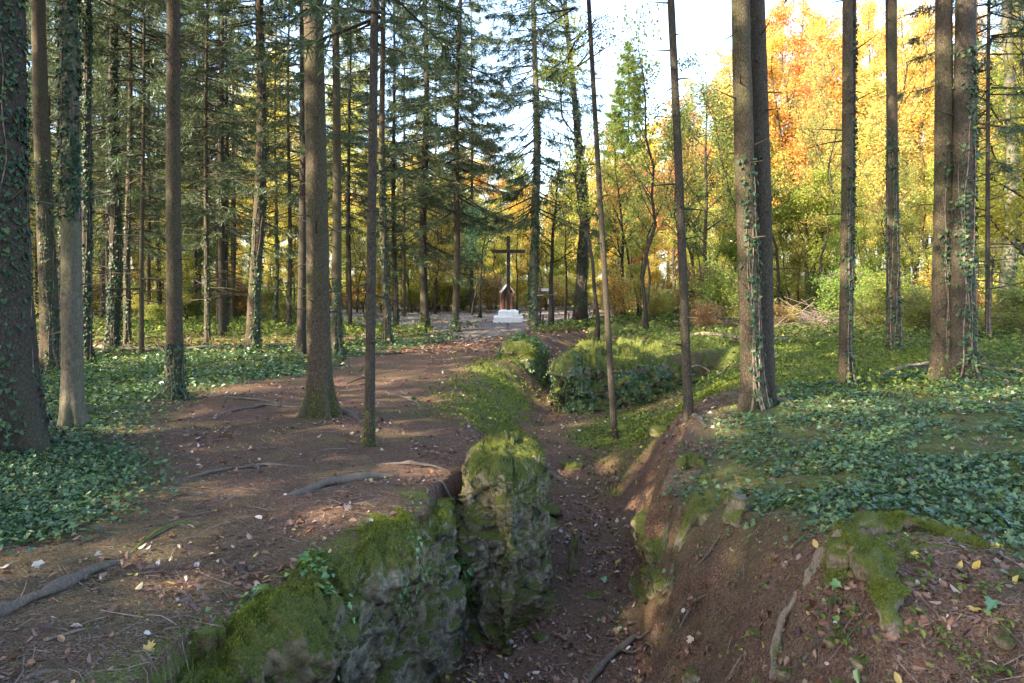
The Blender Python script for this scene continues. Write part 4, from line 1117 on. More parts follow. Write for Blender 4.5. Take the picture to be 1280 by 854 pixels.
HAND = [
 # name, base px, base py, width px, px at y=0, bark, crown, ivy (n, lo, hi, angle, spread, size), stubs, label
 ('spruce_tree', 0, 566, 84, -12, 'dark_bark', 'H', (2600, 0, 5.2, -0.9, 2.3, .075), 14, 'massive dark ivy-grown trunk at the left edge of the picture'),
 ('spruce_tree', 64, 466, 22, 50, 'spruce_bark', 'H', (700, 0, 5, -0.4, 1.2, .08), 26, 'leaning brown trunk with an ivy foot, between the massive dark and smooth pale trunks'),
 ('spruce_tree', 79, 442, 12, 78, 'dark_bark', 'H', (2600, 0, 12, -1.2, 2.6, .10), 10, 'slim trunk wrapped dark in ivy, just left of the smooth pale trunk'),
 ('young_ash_tree', 91, 536, 25, 90, 'grey_bark', 'H', (1200, 2.6, 6.0, -1.3, 2.0, .085), 6, 'smooth paler trunk second in the front at left, bushy with ivy only high up'),
 ('spruce_tree', 109, 457, 12, 108, 'dark_bark', 'H', (2800, 0, 11, -1.4, 2.8, .10), 8, 'slim trunk wrapped dark in ivy, just right of the smooth pale trunk'),
 ('spruce_tree', 130, 402, 9, 128, 'spruce_bark', 'H', (1200, 0, 12, -0.4, 1.6, .13), 26, 'far brown trunk standing left of the dark thick-footed trunk'),
 ('spruce_tree', 141, 438, 15, 148, 'dark_bark', 'H', (3200, 0, 10, -0.7, 2.0, .10), 26, 'dark thick-footed trunk with ivy down its right side, in the left stand'),
 ('spruce_tree', 159, 430, 8, 160, 'spruce_bark', 'H', (500, 0, 8, -0.4, 1.6, .11), 40, 'thin trunk close behind the dark thick-footed trunk'),
 ('spruce_tree', 177, 441, 6, 178, 'spruce_bark', 'M', None, 60, 'very thin straight trunk between the dark thick-footed trunk and the round brown one'),
 ('spruce_tree', 199, 398, 6, 199, 'spruce_bark', 'M', (500, 0, 10, -1.2, 2, .14), 60, 'far thin trunk close left of the round brown trunk'),
 ('spruce_tree', 219, 500, 20, 216, 'spruce_bark', 'H', (420, 0, 0.9, -0.9, 2.2, .07), 34, 'round brown trunk with ivy at its foot, at the edge of the left ivy field'),
 ('spruce_tree', 259, 430, 7, 260, 'spruce_bark', 'M', (400, 0, 5, -0.4, 1.6, .1), 60, 'thin dark trunk right of the round brown trunk, first of a loose row of four'),
 ('spruce_tree', 274, 408, 6, 274, 'spruce_bark', 'M', (300, 0, 7, -0.9, 1.6, .12), 50, 'far thin trunk, second of the loose row of four'),
 ('spruce_tree', 283, 414, 6, 282, 'dark_bark', 'M', (500, 0, 7, -0.9, 2.0, .12), 50, 'far thin ivy-speckled trunk, third of the loose row of four'),
 ('spruce_tree', 291, 402, 6, 292, 'spruce_bark', 'M', None, 50, 'far thin trunk, fourth of the loose row of four'),
 ('spruce_tree', 316, 438, 16, 322, 'spruce_bark', 'H', (1800, 0, 9, -0.2, 1.5, .09), 34, 'medium trunk with ivy along its right edge, right of the row of four'),
 ('spruce_tree', 345, 408, 5, 345, 'spruce_bark', 'M', (700, 0, 6, -1.2, 2.4, .13), 60, 'far thin leafy trunk just right of the medium ivy-edged trunk'),
 ('spruce_tree', 361, 414, 6, 361, 'spruce_bark', 'M', (300, 0, 4, -1.2, 2.4, .12), 60, 'far thin trunk left of the slim trunk that flanks the mossy-footed one'),
 ('spruce_tree', 377, 444, 11, 378, 'dark_bark', 'M', None, 40, 'slim dark trunk touching the left side of the mossy-footed trunk'),
 ('spruce_tree', 400, 521, 30, 395, 'spruce_bark', 'H', None, 46, 'large front trunk with a wide green mossy foot on the left bank'),
 ('spruce_tree', 421, 446, 13, 418, 'spruce_bark', 'H', (500, 0, 2.2, -0.6, 1.6, .09), 40, 'trunk close right of the large mossy-footed trunk'),
 ('spruce_tree', 462, 558, 13, 467, 'dark_bark', 'M', None, 34, 'slender dark straight trunk nearest the pillar, left of it'),
 ('spruce_tree', 484, 433, 10, 479, 'spruce_bark', 'H', (1500, 0, 7, -0.5, 2.0, .10), 36, 'ivy-flecked trunk just right of the slender dark straight trunk'),
 ('spruce_tree', 495, 411, 7, 493, 'dark_bark', 'M', (500, 0, 9, -0.8, 1.6, .13), 36, 'thin trunk between the ivy-flecked trunk and the bench'),
 ('spruce_tree', 438, 412, 5, 438, 'dark_bark', 'M', None, 50, 'far thin trunk between the mossy-footed trunk and the slender dark one'),
 ('spruce_tree', 531, 413, 11, 532, 'dark_bark', 'L', (90, 0, 0.8, -1.5, 2.4, .12), 34, 'straight trunk with a mossy foot in front of the stone bench'),
 ('spruce_tree', 569, 415, 9, 575, 'spruce_bark', 'L', (200, 0, 1.2, -1.2, 2.0, .12), 34, 'straight trunk between the stone bench and the white plinth'),
 ('spruce_tree', 667, 412, 12, 667, 'grey_bark', 'L', (2600, 0.2, 11, -1.2, 2.6, .12), 24, 'ivy-clad trunk immediately right of the cross'),
 ('spruce_tree', 1190, 0, 0, 0, '', '', None, 0, ''),
 ('spruce_tree', 768, 548, 8.5, 737, 'dark_bark', 'N', None, 22, 'thin leaning pole of a tree rising from the trench slope'),
 ('spruce_tree', 861, 526, 12, 838, 'dark_bark', 'N', None, 22, 'slim bare leaning trunk on the right slope, left of the thick twin trunks'),
 ('spruce_tree', 940, 511, 27, 929, 'spruce_bark', 'H', (330, 0, 3.2, -1.35, 0.75, .075), 14, 'left trunk of the thick pair, with a strip of ivy leaves'),
 ('spruce_tree', 954, 504, 27, 947, 'dark_bark', 'H', None, 12, 'right trunk of the thick pair, dark and bare'),
 ('spruce_tree', 1056, 482, 15, 1058, 'spruce_bark', 'H', (520, 0, 3.4, -0.6, 1.5, .07), 18, 'straight trunk right of the thick pair, ivy on its lower half'),
 ('spruce_tree', 1062, 474, 7, 1068, 'dark_bark', 'N', (900, 1.5, 6, -0.8, 2.8, .08), 4, 'thin ivy-smothered stem right behind the straight trunk right of the thick pair'),
 ('spruce_tree', 1118, 437, 14, 1117, 'spruce_bark', 'H', (700, 0, 5, -2.3, 1.4, .08), 22, 'straight trunk midway between the thick pair and the ivy-covered pair, its left edge leafy'),
 ('spruce_tree', 1112, 432, 8, 1109, 'dark_bark', 'H', (300, 2, 6, -1.9, 1.6, .09), 16, 'thinner trunk half hidden behind the straight leafy-edged trunk'),
 ('spruce_tree', 1177, 471, 24, 1178, 'spruce_bark', 'H', (380, 0, 3.6, -1.2, 0.9, .08), 18, 'left trunk of the ivy-covered pair at right'),
 ('spruce_tree', 1203, 472, 28, 1204, 'dark_bark', 'H', (900, 0, 5.0, -1.1, 1.5, .08), 18, 'right trunk of the ivy-covered pair at right'),
 ('spruce_tree', 1234, 428, 6, 1237, 'dark_bark', 'M', (60, 0, 2, -1, 2, .08), 60, 'thin dark trunk right of the ivy-covered pair'),
 ('spruce_tree', 1257, 405, 16, 1259, 'grey_bark', 'H', (1500, 0, 8, -0.9, 1.8, .11), 24, 'pale grey ivy-flecked trunk near the right edge'),
]
ncr = 0
for k, (nm, px, py, w, ptop, bark, crown, ivy, stubs, label) in enumerate(HAND):
    if not label: continue
    x, y = ground(px, py)
    z = hz(x, y)
    r = w / 2.0 * y / FPX
    H = 24.0 if crown in 'HL' else 19.0
    topx = (ptop - 640) / FPX * y
    dx = (topx - x) / (HOR / FPX * y - z)
    root = bpy.data.objects.new(nm, None); COL.objects.link(root); root.location = (x, y, z)
    tag(root, label, 'tree')
    far = y > 20
    visible_h = HOR / FPX * y - z
    sl = (0.5, 1.6) if px < 520 and far else ((0.05, 0.35) if not far else (0.2, 1.1))
    if px > 1220: sl = (0.4, 1.2)
    if far and 380 > px: stubs = int(stubs * 1.3)
    fl = 1.6 if (px in (400,)) else (0.9 if r > 0.1 else 0.6)
    mb, sp_ = trunk_mb(H, r, 300 + k, dx, 0.10 if not far else 0.25, fl, 40 if not far else 14, not far, stubs, sl, 0.6 if not far else 1.5, min(H, visible_h + 1), pts=None)
    tr = link('trunk', mb.mesh('trunk', M[bark]), root)
    if crown in 'HLM' and crown:
        me = {'H': CROWN_HIGH, 'L': CROWN_LOW, 'M': CROWN_MID}[crown][ncr % 3]; ncr += 1
        c = link('crown', me, root, rot=(0, 0, ncr * 2.4))
        c.location = (dx * 14, 0, -1.0 if px == 531 else (0.8 if px in (569, 667) else 0))
    if crown == 'N':
        c = link('crown', CROWN_MID[ncr % 3], root, loc=(dx * 13, 0, 3.2), rot=(0, 0, ncr), scale=0.8); ncr += 1
    if ivy:
        n, lo, hi, th, sprd, sz_ = ivy
        n = int(n * (1.0 if far else 1.15))
        link('ivy', trunk_ivy(sp_, 300 + k, n, lo, hi, th, sprd, sz_, 0.05 if far else 0.03), root)
    if px == 400 or px in (531, 941, 462):
        rng = rs(k)
        n = 2600 if px != 462 else 700
        th = rng.random(n) * 6.283; zz = rng.random(n) ** 1.6 * (0.45 if px != 531 else 0.6) - 0.02
        rr = np.interp(zz, sp_[0], sp_[3]) * (1 + fl * np.exp(-np.maximum(zz + .05, 0) / (0.9 * r + .04)) * 0.6) * rng.uniform(0.96, 1.08, n)
        pos = np.stack([np.cos(th) * rr, np.sin(th) * rr, zz], 1)
        nr = np.stack([np.cos(th), np.sin(th), 0.4 + 0 * th], 1)
        link('moss', leaf_mesh('moss', pos, frames(rng.normal(0, 1, (n, 3)), nr + rng.normal(0, .5, (n, 3))), rng.uniform(0.02, 0.045, n) * (2 if px == 531 else 1), BLADE, M['moss'], rng), root)

# the crooked leaning tree (broadleaf) right of the ivy-clad trunk
def limb_tree(seed, H, r0, crown0, spread, n_leaf, leaf, wander=0.35, up=0.6, seg=9, path=None, clump=0.32, nl1=None, base_stems=1, twig=0.02):
    """broadleaf tree: wandering trunk, limbs, twigs, and leaves gathered about the twigs"""
    rng = rs(seed)
    mb = MB(); sites = []; wts = []
    for st in range(base_stems):
        n = 12
        h = np.linspace(0, 1, n)
        Hs = H * (1.0 if st == 0 else rng.uniform(0.6, 0.95))
        a0 = rng.random() * 6.283
        ang = 0 if base_stems == 1 else rng.uniform(0.1, 0.4)
        w = np.cumsum(rng.normal(0, 1, (n, 2)), 0) * wander * H / 45.0 * (h[:, None] ** 0.7)
        P = np.column_stack([w[:, 0] + math.cos(a0) * ang * Hs * h, w[:, 1] + math.sin(a0) * ang * Hs * h, h * Hs])
        if path is not None:
            P[:, 0] = np.interp(P[:, 2], [p[0] for p in path], [p[1] for p in path]) + 0.02 * w[:, 0]
            P[:, 1] *= 0.3
        P[0, 2] = -0.2
        R = r0 * (1 - 0.85 * h) * (1 + 0.5 * np.exp(-h * H / 0.4)) * (1 if st == 0 else 0.75)
        mb.tube(P, R, seg, 0.04, seed, True)
        N1 = nl1 or int(7 + H * 1.0)
        for i in range(max(3, N1 // base_stems)):
            f = crown0 + (1 - crown0) * (i + rng.random()) / max(3, N1 // base_stems)
            f = min(f, 0.98)
            b = np.array([np.interp(f, h, P[:, j]) for j in range(3)])
            t = (f - crown0) / (1 - crown0 + 1e-6)
            L = spread * (0.55 + 0.6 * math.sin(math.pi * min(1, t * 0.85 + 0.15))) * rng.uniform(0.65, 1.15) * (1 - 0.45 * t)
            th = rng.random() * 6.283
            d = unit(np.array([math.cos(th), math.sin(th), up * rng.uniform(0.4, 1.5) + 0.4 * t]))
            m = 6; s = np.linspace(0, 1, m)
            side = rng.normal(0, 0.12, 3)
            Q = b + d * (L * s)[:, None] + side * L * (s ** 2)[:, None] + np.array([0, 0, 0.18 * L]) * (s ** 2)[:, None] * up
            rb = max(0.012, np.interp(f, h, R) * 0.5)
            mb.tube(Q, np.linspace(rb, 0.008, m), 5, 0, 0, False)
            for j in range(int(4 + L * 2.2)):
                g = rng.uniform(0.25, 1.0)
                c = np.array([np.interp(g, s, Q[:, q]) for q in range(3)])
                l2 = L * 0.42 * rng.uniform(0.4, 1.0) * (1.15 - 0.6 * g) + 0.15
                d2 = unit(d + rng.normal(0, 0.65, 3) + np.array([0, 0, 0.15]))
                e = c + d2 * l2
                mb.tube([c, c + d2 * l2 * 0.5 + rng.normal(0, 0.04, 3), e], [min(rb * 0.5, twig), 0.010, 0.004], 4, 0, 0, False)
                k = 5
                for q in range(k):
                    sites.append(c + (e - c) * (0.25 + 0.85 * (q + 0.5) / k)); wts.append(l2)
    sites = np.array(sites); wts = np.array(wts)
    gap = vnoise(sites * 0.55, seed) > -0.42
    sites, wts = sites[gap], wts[gap]
    idx = rng.choice(len(sites), n_leaf, p=wts / wts.sum())
    pos = sites[idx] + rng.normal(0, 1, (n_leaf, 3)) * np.array([clump, clump, clump * 0.6])
    nrm = rng.normal(0, 0.7, (n_leaf, 3)) + np.array([0, 0, 0.9])
    tip = rng.normal(0, 1, (n_leaf, 3)) + np.array([0, 0, -0.5])
    V, F = leaf_geo(pos, frames(nrm, tip), leaf * rng.uniform(0.6, 1.3, n_leaf), DIA)
    return mb, mesh_from('crown', V, F, False, rng.random(n_leaf), (M['leaf_obj'],))

def leafy(name, mb_mesh, crown_me, loc, rot, scale, colr, label, cat='tree', group=None):
    root = bpy.data.objects.new(name, None); COL.objects.link(root)
    root.location = loc; root.rotation_euler = (0, 0, rot); root.scale = scale if isinstance(scale, tuple) else (scale,) * 3
    tag(root, label, cat, group)
    link('trunk' if name.endswith('tree') else 'stem', mb_mesh, root)
    if crown_me is not None:
        c = link('crown' if name.endswith('tree') else 'foliage', crown_me, root)
        c.color = colr + (1,)
    return root

x, y = ground(725, 407); z = hz(x, y); u = y / FPX
mbt, cr = limb_tree(501, 19, 0.30, 0.62, 3.0, 3500, 0.12, path=[(0, 0), (1.2, 0.03), (3.3, 0.12), (4.6, 0.22), (5.6, 0.25), (8, 0.0), (11, -0.25), (15, -0.65), (19, -0.9)])
lt = leafy('crooked_tree', mbt.mesh('trunk', M['dark_bark']), cr, (x, y, z), 0, 1.0, (0.14, 0.13, 0.04), 'crooked dark leaning tree with bare side twigs, right of the notice board')
rng = rs(77)
P_ = (np.linspace(0, 19, 12), np.interp(np.linspace(0, 19, 12), [0, 1.2, 3.3, 4.6, 5.6, 8, 11, 15, 19], [0, .03, .12, .22, .25, 0, -.25, -.65, -.9]), np.zeros(12), np.linspace(0.3, 0.06, 12))
link('ivy', trunk_ivy(P_, 77, 2600, 0, 11, -1.0, 2.4, 0.12, 0.05), lt)
for (px, py, w, Hh, label) in [(689, 408, 6.5, 9, 'slim mossy-green trunk carrying the notice board, right of the cross'),
                               (706, 404, 3, 8, 'thin wavy sapling stem between the slim mossy-green trunk and the small bench'),
                               (779, 400, 5, 10, 'thin dark tree behind the thin leaning pole'),
                               (600, 398, 4, 7, 'blue-green leafed young tree left of the cross')]:
    x, y = ground(px, py); y = min(y, 47 if px == 600 else 41); x = (px - 640) / FPX * y; z = hz(x, y)
    mbt, cr = limb_tree(600 + px, Hh, w / 2 * y / FPX, 0.3 if px != 600 else 0.45, 1.5, 2600 if px == 600 else 1300, 0.13, wander=0.5)
    leafy('young_tree', mbt.mesh('trunk', M['dark_bark']), cr, (x, y, z), 0, 1.0, (0.10, 0.20, 0.10) if px == 600 else (0.30, 0.28, 0.05), label)
# grey-leafed broadleaf tree left of the thick pair
for (px, Y, Hh, sp_w, nl, colr, label, sd_) in [
        (885, 34, 13.0, 2.6, 6500, (0.13, 0.17, 0.07), 'grey-green small-leaved tree rising just left of the thick twin trunks', 1),
        (845, 52, 15.5, 3.2, 12000, (0.48, 0.25, 0.11), 'rusty orange tree behind the slim bare leaning trunk', 2),
        (1010, 33, 7.0, 2.3, 7500, (0.25, 0.30, 0.06), 'bright yellow-green young tree between the thick pair and the straight trunk to its right', 3),
        (1250, 27, 9.0, 2.6, 7000, (0.19, 0.26, 0.055), 'fresh green broadleaf tree at the right edge beside the pale grey trunk', 4),
        (1290, 20, 8.0, 2.3, 5000, (0.40, 0.36, 0.05), 'yellow-green leafy tree cut by the right edge of the picture', 5),
        (790, 58, 12.0, 2.6, 8000, (0.50, 0.28, 0.12), 'salmon-orange tree below the lone sunlit-coloured spruce', 6)]:
    x = (px - 640) / FPX * Y; z = hz(x, Y)
    mbt, cr = limb_tree(700 + sd_, Hh, 0.12, 0.22, sp_w, nl, 0.085 + 0.0014 * Y, wander=0.5, up=0.9)
    leafy('broadleaf_tree', mbt.mesh('trunk', M['dark_bark']), cr, (x, Y, z), 0, 1.0, colr, label)

# lone spruce behind the clearing, sunlight put into its needle colour
x, Y = (785 - 640) / FPX * 72, 72.0
z = hz(x, Y)
ps = bpy.data.objects.new('sunlit_spruce_tree', None); COL.objects.link(ps); ps.location = (x, Y, z)
tag(ps, 'tall cone-shaped spruce coloured sunlit green, standing alone against the sky', 'tree')
mb, _ = trunk_mb(27, 0.3, 901, fine=False, stubs=0, top_r=0.05)
link('trunk', mb.mesh('trunk', M['dark_bark']), ps)
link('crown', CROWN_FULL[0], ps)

# ---- the wood all round: shared shapes, each tree its own object
BIG = [limb_tree(800 + k, 20, 0.17, 0.22, 3.6, 15000, 0.18, wander=0.6, up=0.8) for k in range(6)]
BIG = [(a.mesh('trunk', M['dark_bark']), b) for a, b in BIG]
POLE = [limb_tree(830 + k, 12, 0.085, 0.35, 1.6, 2200, 0.13, wander=1.3, up=1.2) for k in range(4)]
POLE = [(a.mesh('trunk', M['dark_bark']), b) for k, (a, b) in enumerate(POLE)]
SLIM = [limb_tree(820 + k, 13, 0.09, 0.15, 2.0, 8000, 0.15, wander=0.8, up=1.0, base_stems=1 + k % 2) for k in range(5)]
SLIM = [(a.mesh('trunk', M['dark_bark']), b) for a, b in SLIM]
BUSH = [limb_tree(840 + k, 2.6, 0.03, 0.1, 1.0, 3200, 0.10, wander=0.5, up=0.9, base_stems=5, clump=0.2, nl1=26, twig=0.008) for k in range(4)]
BUSH = [(a.mesh('stem', M['twig']), b) for a, b in BUSH]
SPR = [trunk_mb(22, 0.17, 860 + k, fine=False, seg=10, stubs=70, stub_len=(0.5, 1.7), stub_lo=1.2, stub_hi=12)[0].mesh('trunk', M[('spruce_bark', 'dark_bark')[k % 2]]) for k in range(4)]

LAND = [(-400, 'far left of the massive dark trunk'), (40, 'behind the massive dark trunk'), (110, 'behind the smooth pale trunk'), (165, 'behind the dark thick-footed trunk'), (235, 'behind the round brown trunk'),
        (300, 'behind the row of four thin trunks'), (350, 'behind the medium ivy-edged trunk'), (440, 'behind the mossy-footed trunk'), (500, 'behind the slender dark trunk'), (610, 'behind the stone bench'),
        (660, 'behind the white plinth'), (715, 'behind the notice board'), (755, 'behind the crooked tree'), (820, 'behind the thin leaning pole'), (900, 'behind the slim bare leaning trunk'), (1000, 'behind the thick twin trunks'),
        (1090, 'behind the half-ivied straight trunk'), (1160, 'behind the leafy-edged trunk'), (1230, 'behind the ivy-covered pair'), (9999, 'behind the pale grey trunk at right')]
def landmark(px):
    for a, s in LAND:
        if px < a: return s
_one = ['', 'first', 'second', 'third', 'fourth', 'fifth', 'sixth', 'seventh', 'eighth', 'ninth', 'tenth', 'eleventh', 'twelfth', 'thirteenth', 'fourteenth', 'fifteenth', 'sixteenth', 'seventeenth', 'eighteenth', 'nineteenth']
def ordinal(n):
    if n < 20: return _one[n]
    t = ('twenty', 'thirty', 'forty', 'fifty')[n // 10 - 2]
    return t + '-' + _one[n % 10] if n % 10 else t[:-1] + 'ieth'
PEND = []
def colour_word(c):
    r, g, b = c
    if g > r * 1.06: return 'green'
    if g > r * 0.87: return 'yellow-green'
    if g > r * 0.65: return 'golden yellow'
    return 'orange'
rng = rs(4242)
def jit(c, a=0.12):
    return tuple(float(np.clip(v * rng.uniform(1 - a, 1 + a), 0.01, 0.9)) for v in c)
YEL, GOLD, ORA, YG, GRN = (0.58, 0.49, 0.12), (0.62, 0.45, 0.10), (0.64, 0.37, 0.11), (0.42, 0.42, 0.10), (0.22, 0.28, 0.07)
SKY_X = [-400, 200, 420, 520, 600, 690, 760, 800, 860, 900, 960, 1010, 1160, 1280, 1700]
SKY_Y = [60, 80, 120, 190, 215, 225, 195, 170, 150, 95, 60, 30, 45, 20, 20]
def far_tree(kind, px, Y, Hh, colr, scx=1.0):
    x = (px - 640) / FPX * Y
    z = hz(x, Y) - 0.05
    src, base_h = {'big': (BIG, 20), 'slim': (SLIM, 13), 'pole': (POLE, 12)}[kind]
    a, b = src[int(rng.integers(len(src)))]
    s = Hh / base_h
    sc = (s * scx, s * scx, s)
    nm_, ct_, gp_ = {'big': ('autumn_tree', 'tree', 'autumn trees in the wood round the clearing'), 'slim': ('sapling', 'sapling', 'leafy saplings under the autumn trees'), 'pole': ('young_tree', 'tree', 'thin sparse trees in the wood')}[kind]
    o = leafy(nm_, a, b, (x, Y, z), rng.random() * 6.28, sc, colr, 'x', ct_, gp_)
    PEND.append((o, px, '%s%s %s' % ('tall ' if kind == 'big' else 'thin sparse ' if kind == 'pole' else 'slender ', colour_word(colr), 'sapling' if kind == 'slim' else 'tree')))
# tall trees on the skyline
for k in range(78):
    px = 470 + (k % 39) * 22 + rng.uniform(-14, 14) if k < 39 else 480 + (k % 39) * 21.5 + rng.uniform(-14, 14)
    Y = rng.uniform(56, 72) if k < 39 else rng.uniform(76, 108)
    if 620 < px < 665 and Y < 60: Y += 10
    top = np.interp(px, SKY_X, SKY_Y) + (rng.uniform(0, 70) if k < 39 else rng.uniform(-12, 45))
    Hh = (395 - top) / FPX * Y
    if px > 950: c = [ORA, GOLD, GOLD, ORA, YEL][int(rng.integers(5))]
    elif px > 760: c = [ORA, GOLD, YG, YEL][int(rng.integers(4))]
    else: c = [GOLD, YEL, YEL, YG][int(rng.integers(4))]
    far_tree('big', px, Y, max(8, Hh), jit(c), rng.uniform(0.95, 1.25) * (18 / max(14, Hh)) ** 0.5)
# left part behind the spruces
for k in range(40):
    px = -150 + k * 15.5 + rng.uniform(-12, 12); Y = rng.uniform(62, 95)
    c = [YEL, YG, YG, GRN, YG][int(rng.integers(5))]
    far_tree('big', px, Y, rng.uniform(20, 29), jit(c), 1.0)
# thin bare-stemmed trees among them
for k in range(84):
    px = 420 + k * 10.4 + rng.uniform(-8, 8)
    Y = rng.uniform(46, 62) if px < 740 else rng.uniform(26, 54)
    far_tree('pole', px, Y, rng.uniform(8, 13) if px > 740 else rng.uniform(7, 10), jit([YG, YEL, GRN][int(rng.integers(3))]))
# understorey
for k in range(120):
    px = -200 + (k * 13.1) + rng.uniform(-12, 12)
    Y = rng.uniform(47, 66) if px < 750 else rng.uniform(24 if px > 900 else 34, 60)
    if px < 470: Y = rng.uniform(38, 70)
    if 560 < px < 700: Y = rng.uniform(54, 70)
    if px > 750: c = [YG, YG, YEL, GRN, GRN][int(rng.integers(5))]
    else: c = [YEL, YG, YG, GRN][int(rng.integers(4))]
    far_tree('slim', px, Y, rng.uniform(4.5, 9.5), jit(c), rng.uniform(0.9, 1.3))
# deep background, closing the view between the trunks
for k in range(60):
    px = -250 + k * 27 + rng.uniform(-12, 12); Y = rng.uniform(98, 135)
    top = max(150, np.interp(px, SKY_X, SKY_Y) + 15)
    far_tree('big', px, Y, min(22, (400 - top) / FPX * Y), jit([YEL, YG, GOLD, GRN][int(rng.integers(4))]), 1.3)
for k in range(64):
    px = -100 + k * 22 + rng.uniform(-10, 10); Y = rng.uniform(68, 88)
    far_tree('slim', px, Y, rng.uniform(6, 9), jit([YEL, YG, GRN][int(rng.integers(3))]), 1.5)
# bushes
for k in range(56):
    px = 380 + k * 6.8 + rng.uniform(-8, 8); Y = rng.uniform(52, 66)
    x = (px - 640) / FPX * Y
    c = jit([YG, YEL, (0.30, 0.36, 0.10), (0.40, 0.30, 0.12), YG][int(rng.integers(5))])
    a, b = BUSH[int(rng.integers(4))]
    s = rng.uniform(0.4, 1.15)
    o = leafy('bush', a, b, (x, Y, hz(x, Y) - 0.03), rng.random() * 6.28, (s * 1.6, s * 1.6, s), c, 'x', 'bush', 'bushes at the edge of the wood')
    PEND.append((o, px, '%s %s bush' % ('broad', 'green' if colour_word(c) in ('green',) else 'yellowing')))
for k in range(150):
    px = -150 + k * 10.2 + rng.uniform(-10, 10)
    Y = rng.uniform(52, 66)
    if px < 480: Y = rng.uniform(36, 60)
    if px > 735: Y = rng.uniform(27, 50)
    if px > 830: Y = rng.uniform(19, 46)
    if px > 1040: Y = rng.uniform(15.5, 40)
    x = (px - 640) / FPX * Y
    if sdist(np.array([x]), np.array([Y]), PG_CLEAR)[0] < 1.0: continue
    c = jit([GRN, YG, YG, GRN, (0.14, 0.19, 0.05), YEL, (0.20, 0.24, 0.06), (0.26, 0.17, 0.07)][int(rng.integers(8))])
    a, b = BUSH[int(rng.integers(4))]
    s = rng.uniform(0.45, 1.1) * (0.65 if Y < 24 else 1)
    o = leafy('bush', a, b, (x, Y, hz(x, Y) - 0.03), rng.random() * 6.28, (s * 1.25, s * 1.25, s), c, 'x', 'bush', 'bushes at the edge of the wood')
    PEND.append((o, px, '%s %s bush' % ('low' if s < 0.75 else 'tall', 'green' if colour_word(c) in ('green',) else 'yellowing')))
# more spruces deep in the left stand and a few at right
def add_spruce(x, y, s, label=None, ivy=False, low=False):
    root = bpy.data.objects.new('spruce_tree', None); COL.objects.link(root)
    root.location = (x, y, hz(x, y) - 0.05); root.rotation_euler = (0, 0, rng.random() * 6.28); root.scale = (s, s, 1.0)
    tag(root, label or 'x', 'tree', 'slim spruces in the stand')
    link('trunk', SPR[int(rng.integers(4))], root)
    me = (CROWN_LOW if low else (CROWN_HIGH if rng.random() < 0.5 else CROWN_MID))[int(rng.integers(3))]
    link('crown', me, root)
    return root
taken = [(o.location.x, o.location.y) for o in COL.objects if o.name.startswith('spruce_tree')]
n = 0
while n < 64:
    px = rng.uniform(-300, 470); y = rng.uniform(25, 60)
    x = (px - 640) / FPX * y
    if px > 300 and y < 44: continue
    if px > 120 and y > 47: continue
    if min(math.hypot(x - a, y - b) for a, b in taken) < 1.9: continue
    taken.append((x, y)); n += 1
    o = add_spruce(x, y, rng.uniform(0.5, 1.0), low=rng.random() < 0.25)
    PEND.append((o, px, 'slim distant spruce'))
for (px, y) in [(1345, 16), (1300, 24), (1220, 30), (1275, 36), (1330, 30), (545, 52), (590, 50), (505, 46)]:
    x = (px - 640) / FPX * y
    o = add_spruce(x, y, rng.uniform(0.7, 1.0), low=px < 600)
    PEND.append((o, px, 'slim distant spruce'))
PEND.sort(key=lambda t: t[1])
cnt = {}
for o, px, kind in PEND:
    key = (kind, landmark(px)); cnt[key] = cnt.get(key, 0) + 1
seen = {}
for o, px, kind in PEND:
    key = (kind, landmark(px)); seen[key] = seen.get(key, 0) + 1
    o['label'] = '%s %s' % (kind, key[1]) + ('' if cnt[key] == 1 else (', %s from left' % ordinal(seen[key]) if seen[key] > 1 else ', leftmost'))

# spruces outside the picture, to the left and behind: they throw the shade over the trench
SHADE = [(-9.5, 2.5), (-13, -3), (-7, -5), (-16, 4), (-19, -2), (-17, 10), (-22, 6), (-25, 12), (-21, 15), (-11, -10), (-5, -11),
         (-17, -9), (-24, -7), (-28, 1), (-30, 9), (-8, -17), (-14, -16), (-21, -14), (-29, -12), (-1, -9), (3, -14), (-33, 16), (-34, -4),
         (-27, 19), (-32, 24), (8, -8), (12, -14), (-38, 8), (-40, 20),
         (-12.5, -5.5), (-15.5, -6), (-10, -2), (-14, 0.5), (-9, -7.5), (-18, -5),
         (-22.5, 0), (-26.5, -3.5), (-20, 9), (-20.5, -9.5)]
for k, (x, y) in enumerate(SHADE):
    root = add_spruce(x, y, rng.uniform(1.0, 1.3), 'shade-giving spruce of the stand left of and behind the viewpoint', low=k % 5 == 0)
    root['group'] = 'spruces beside and behind the viewpoint'

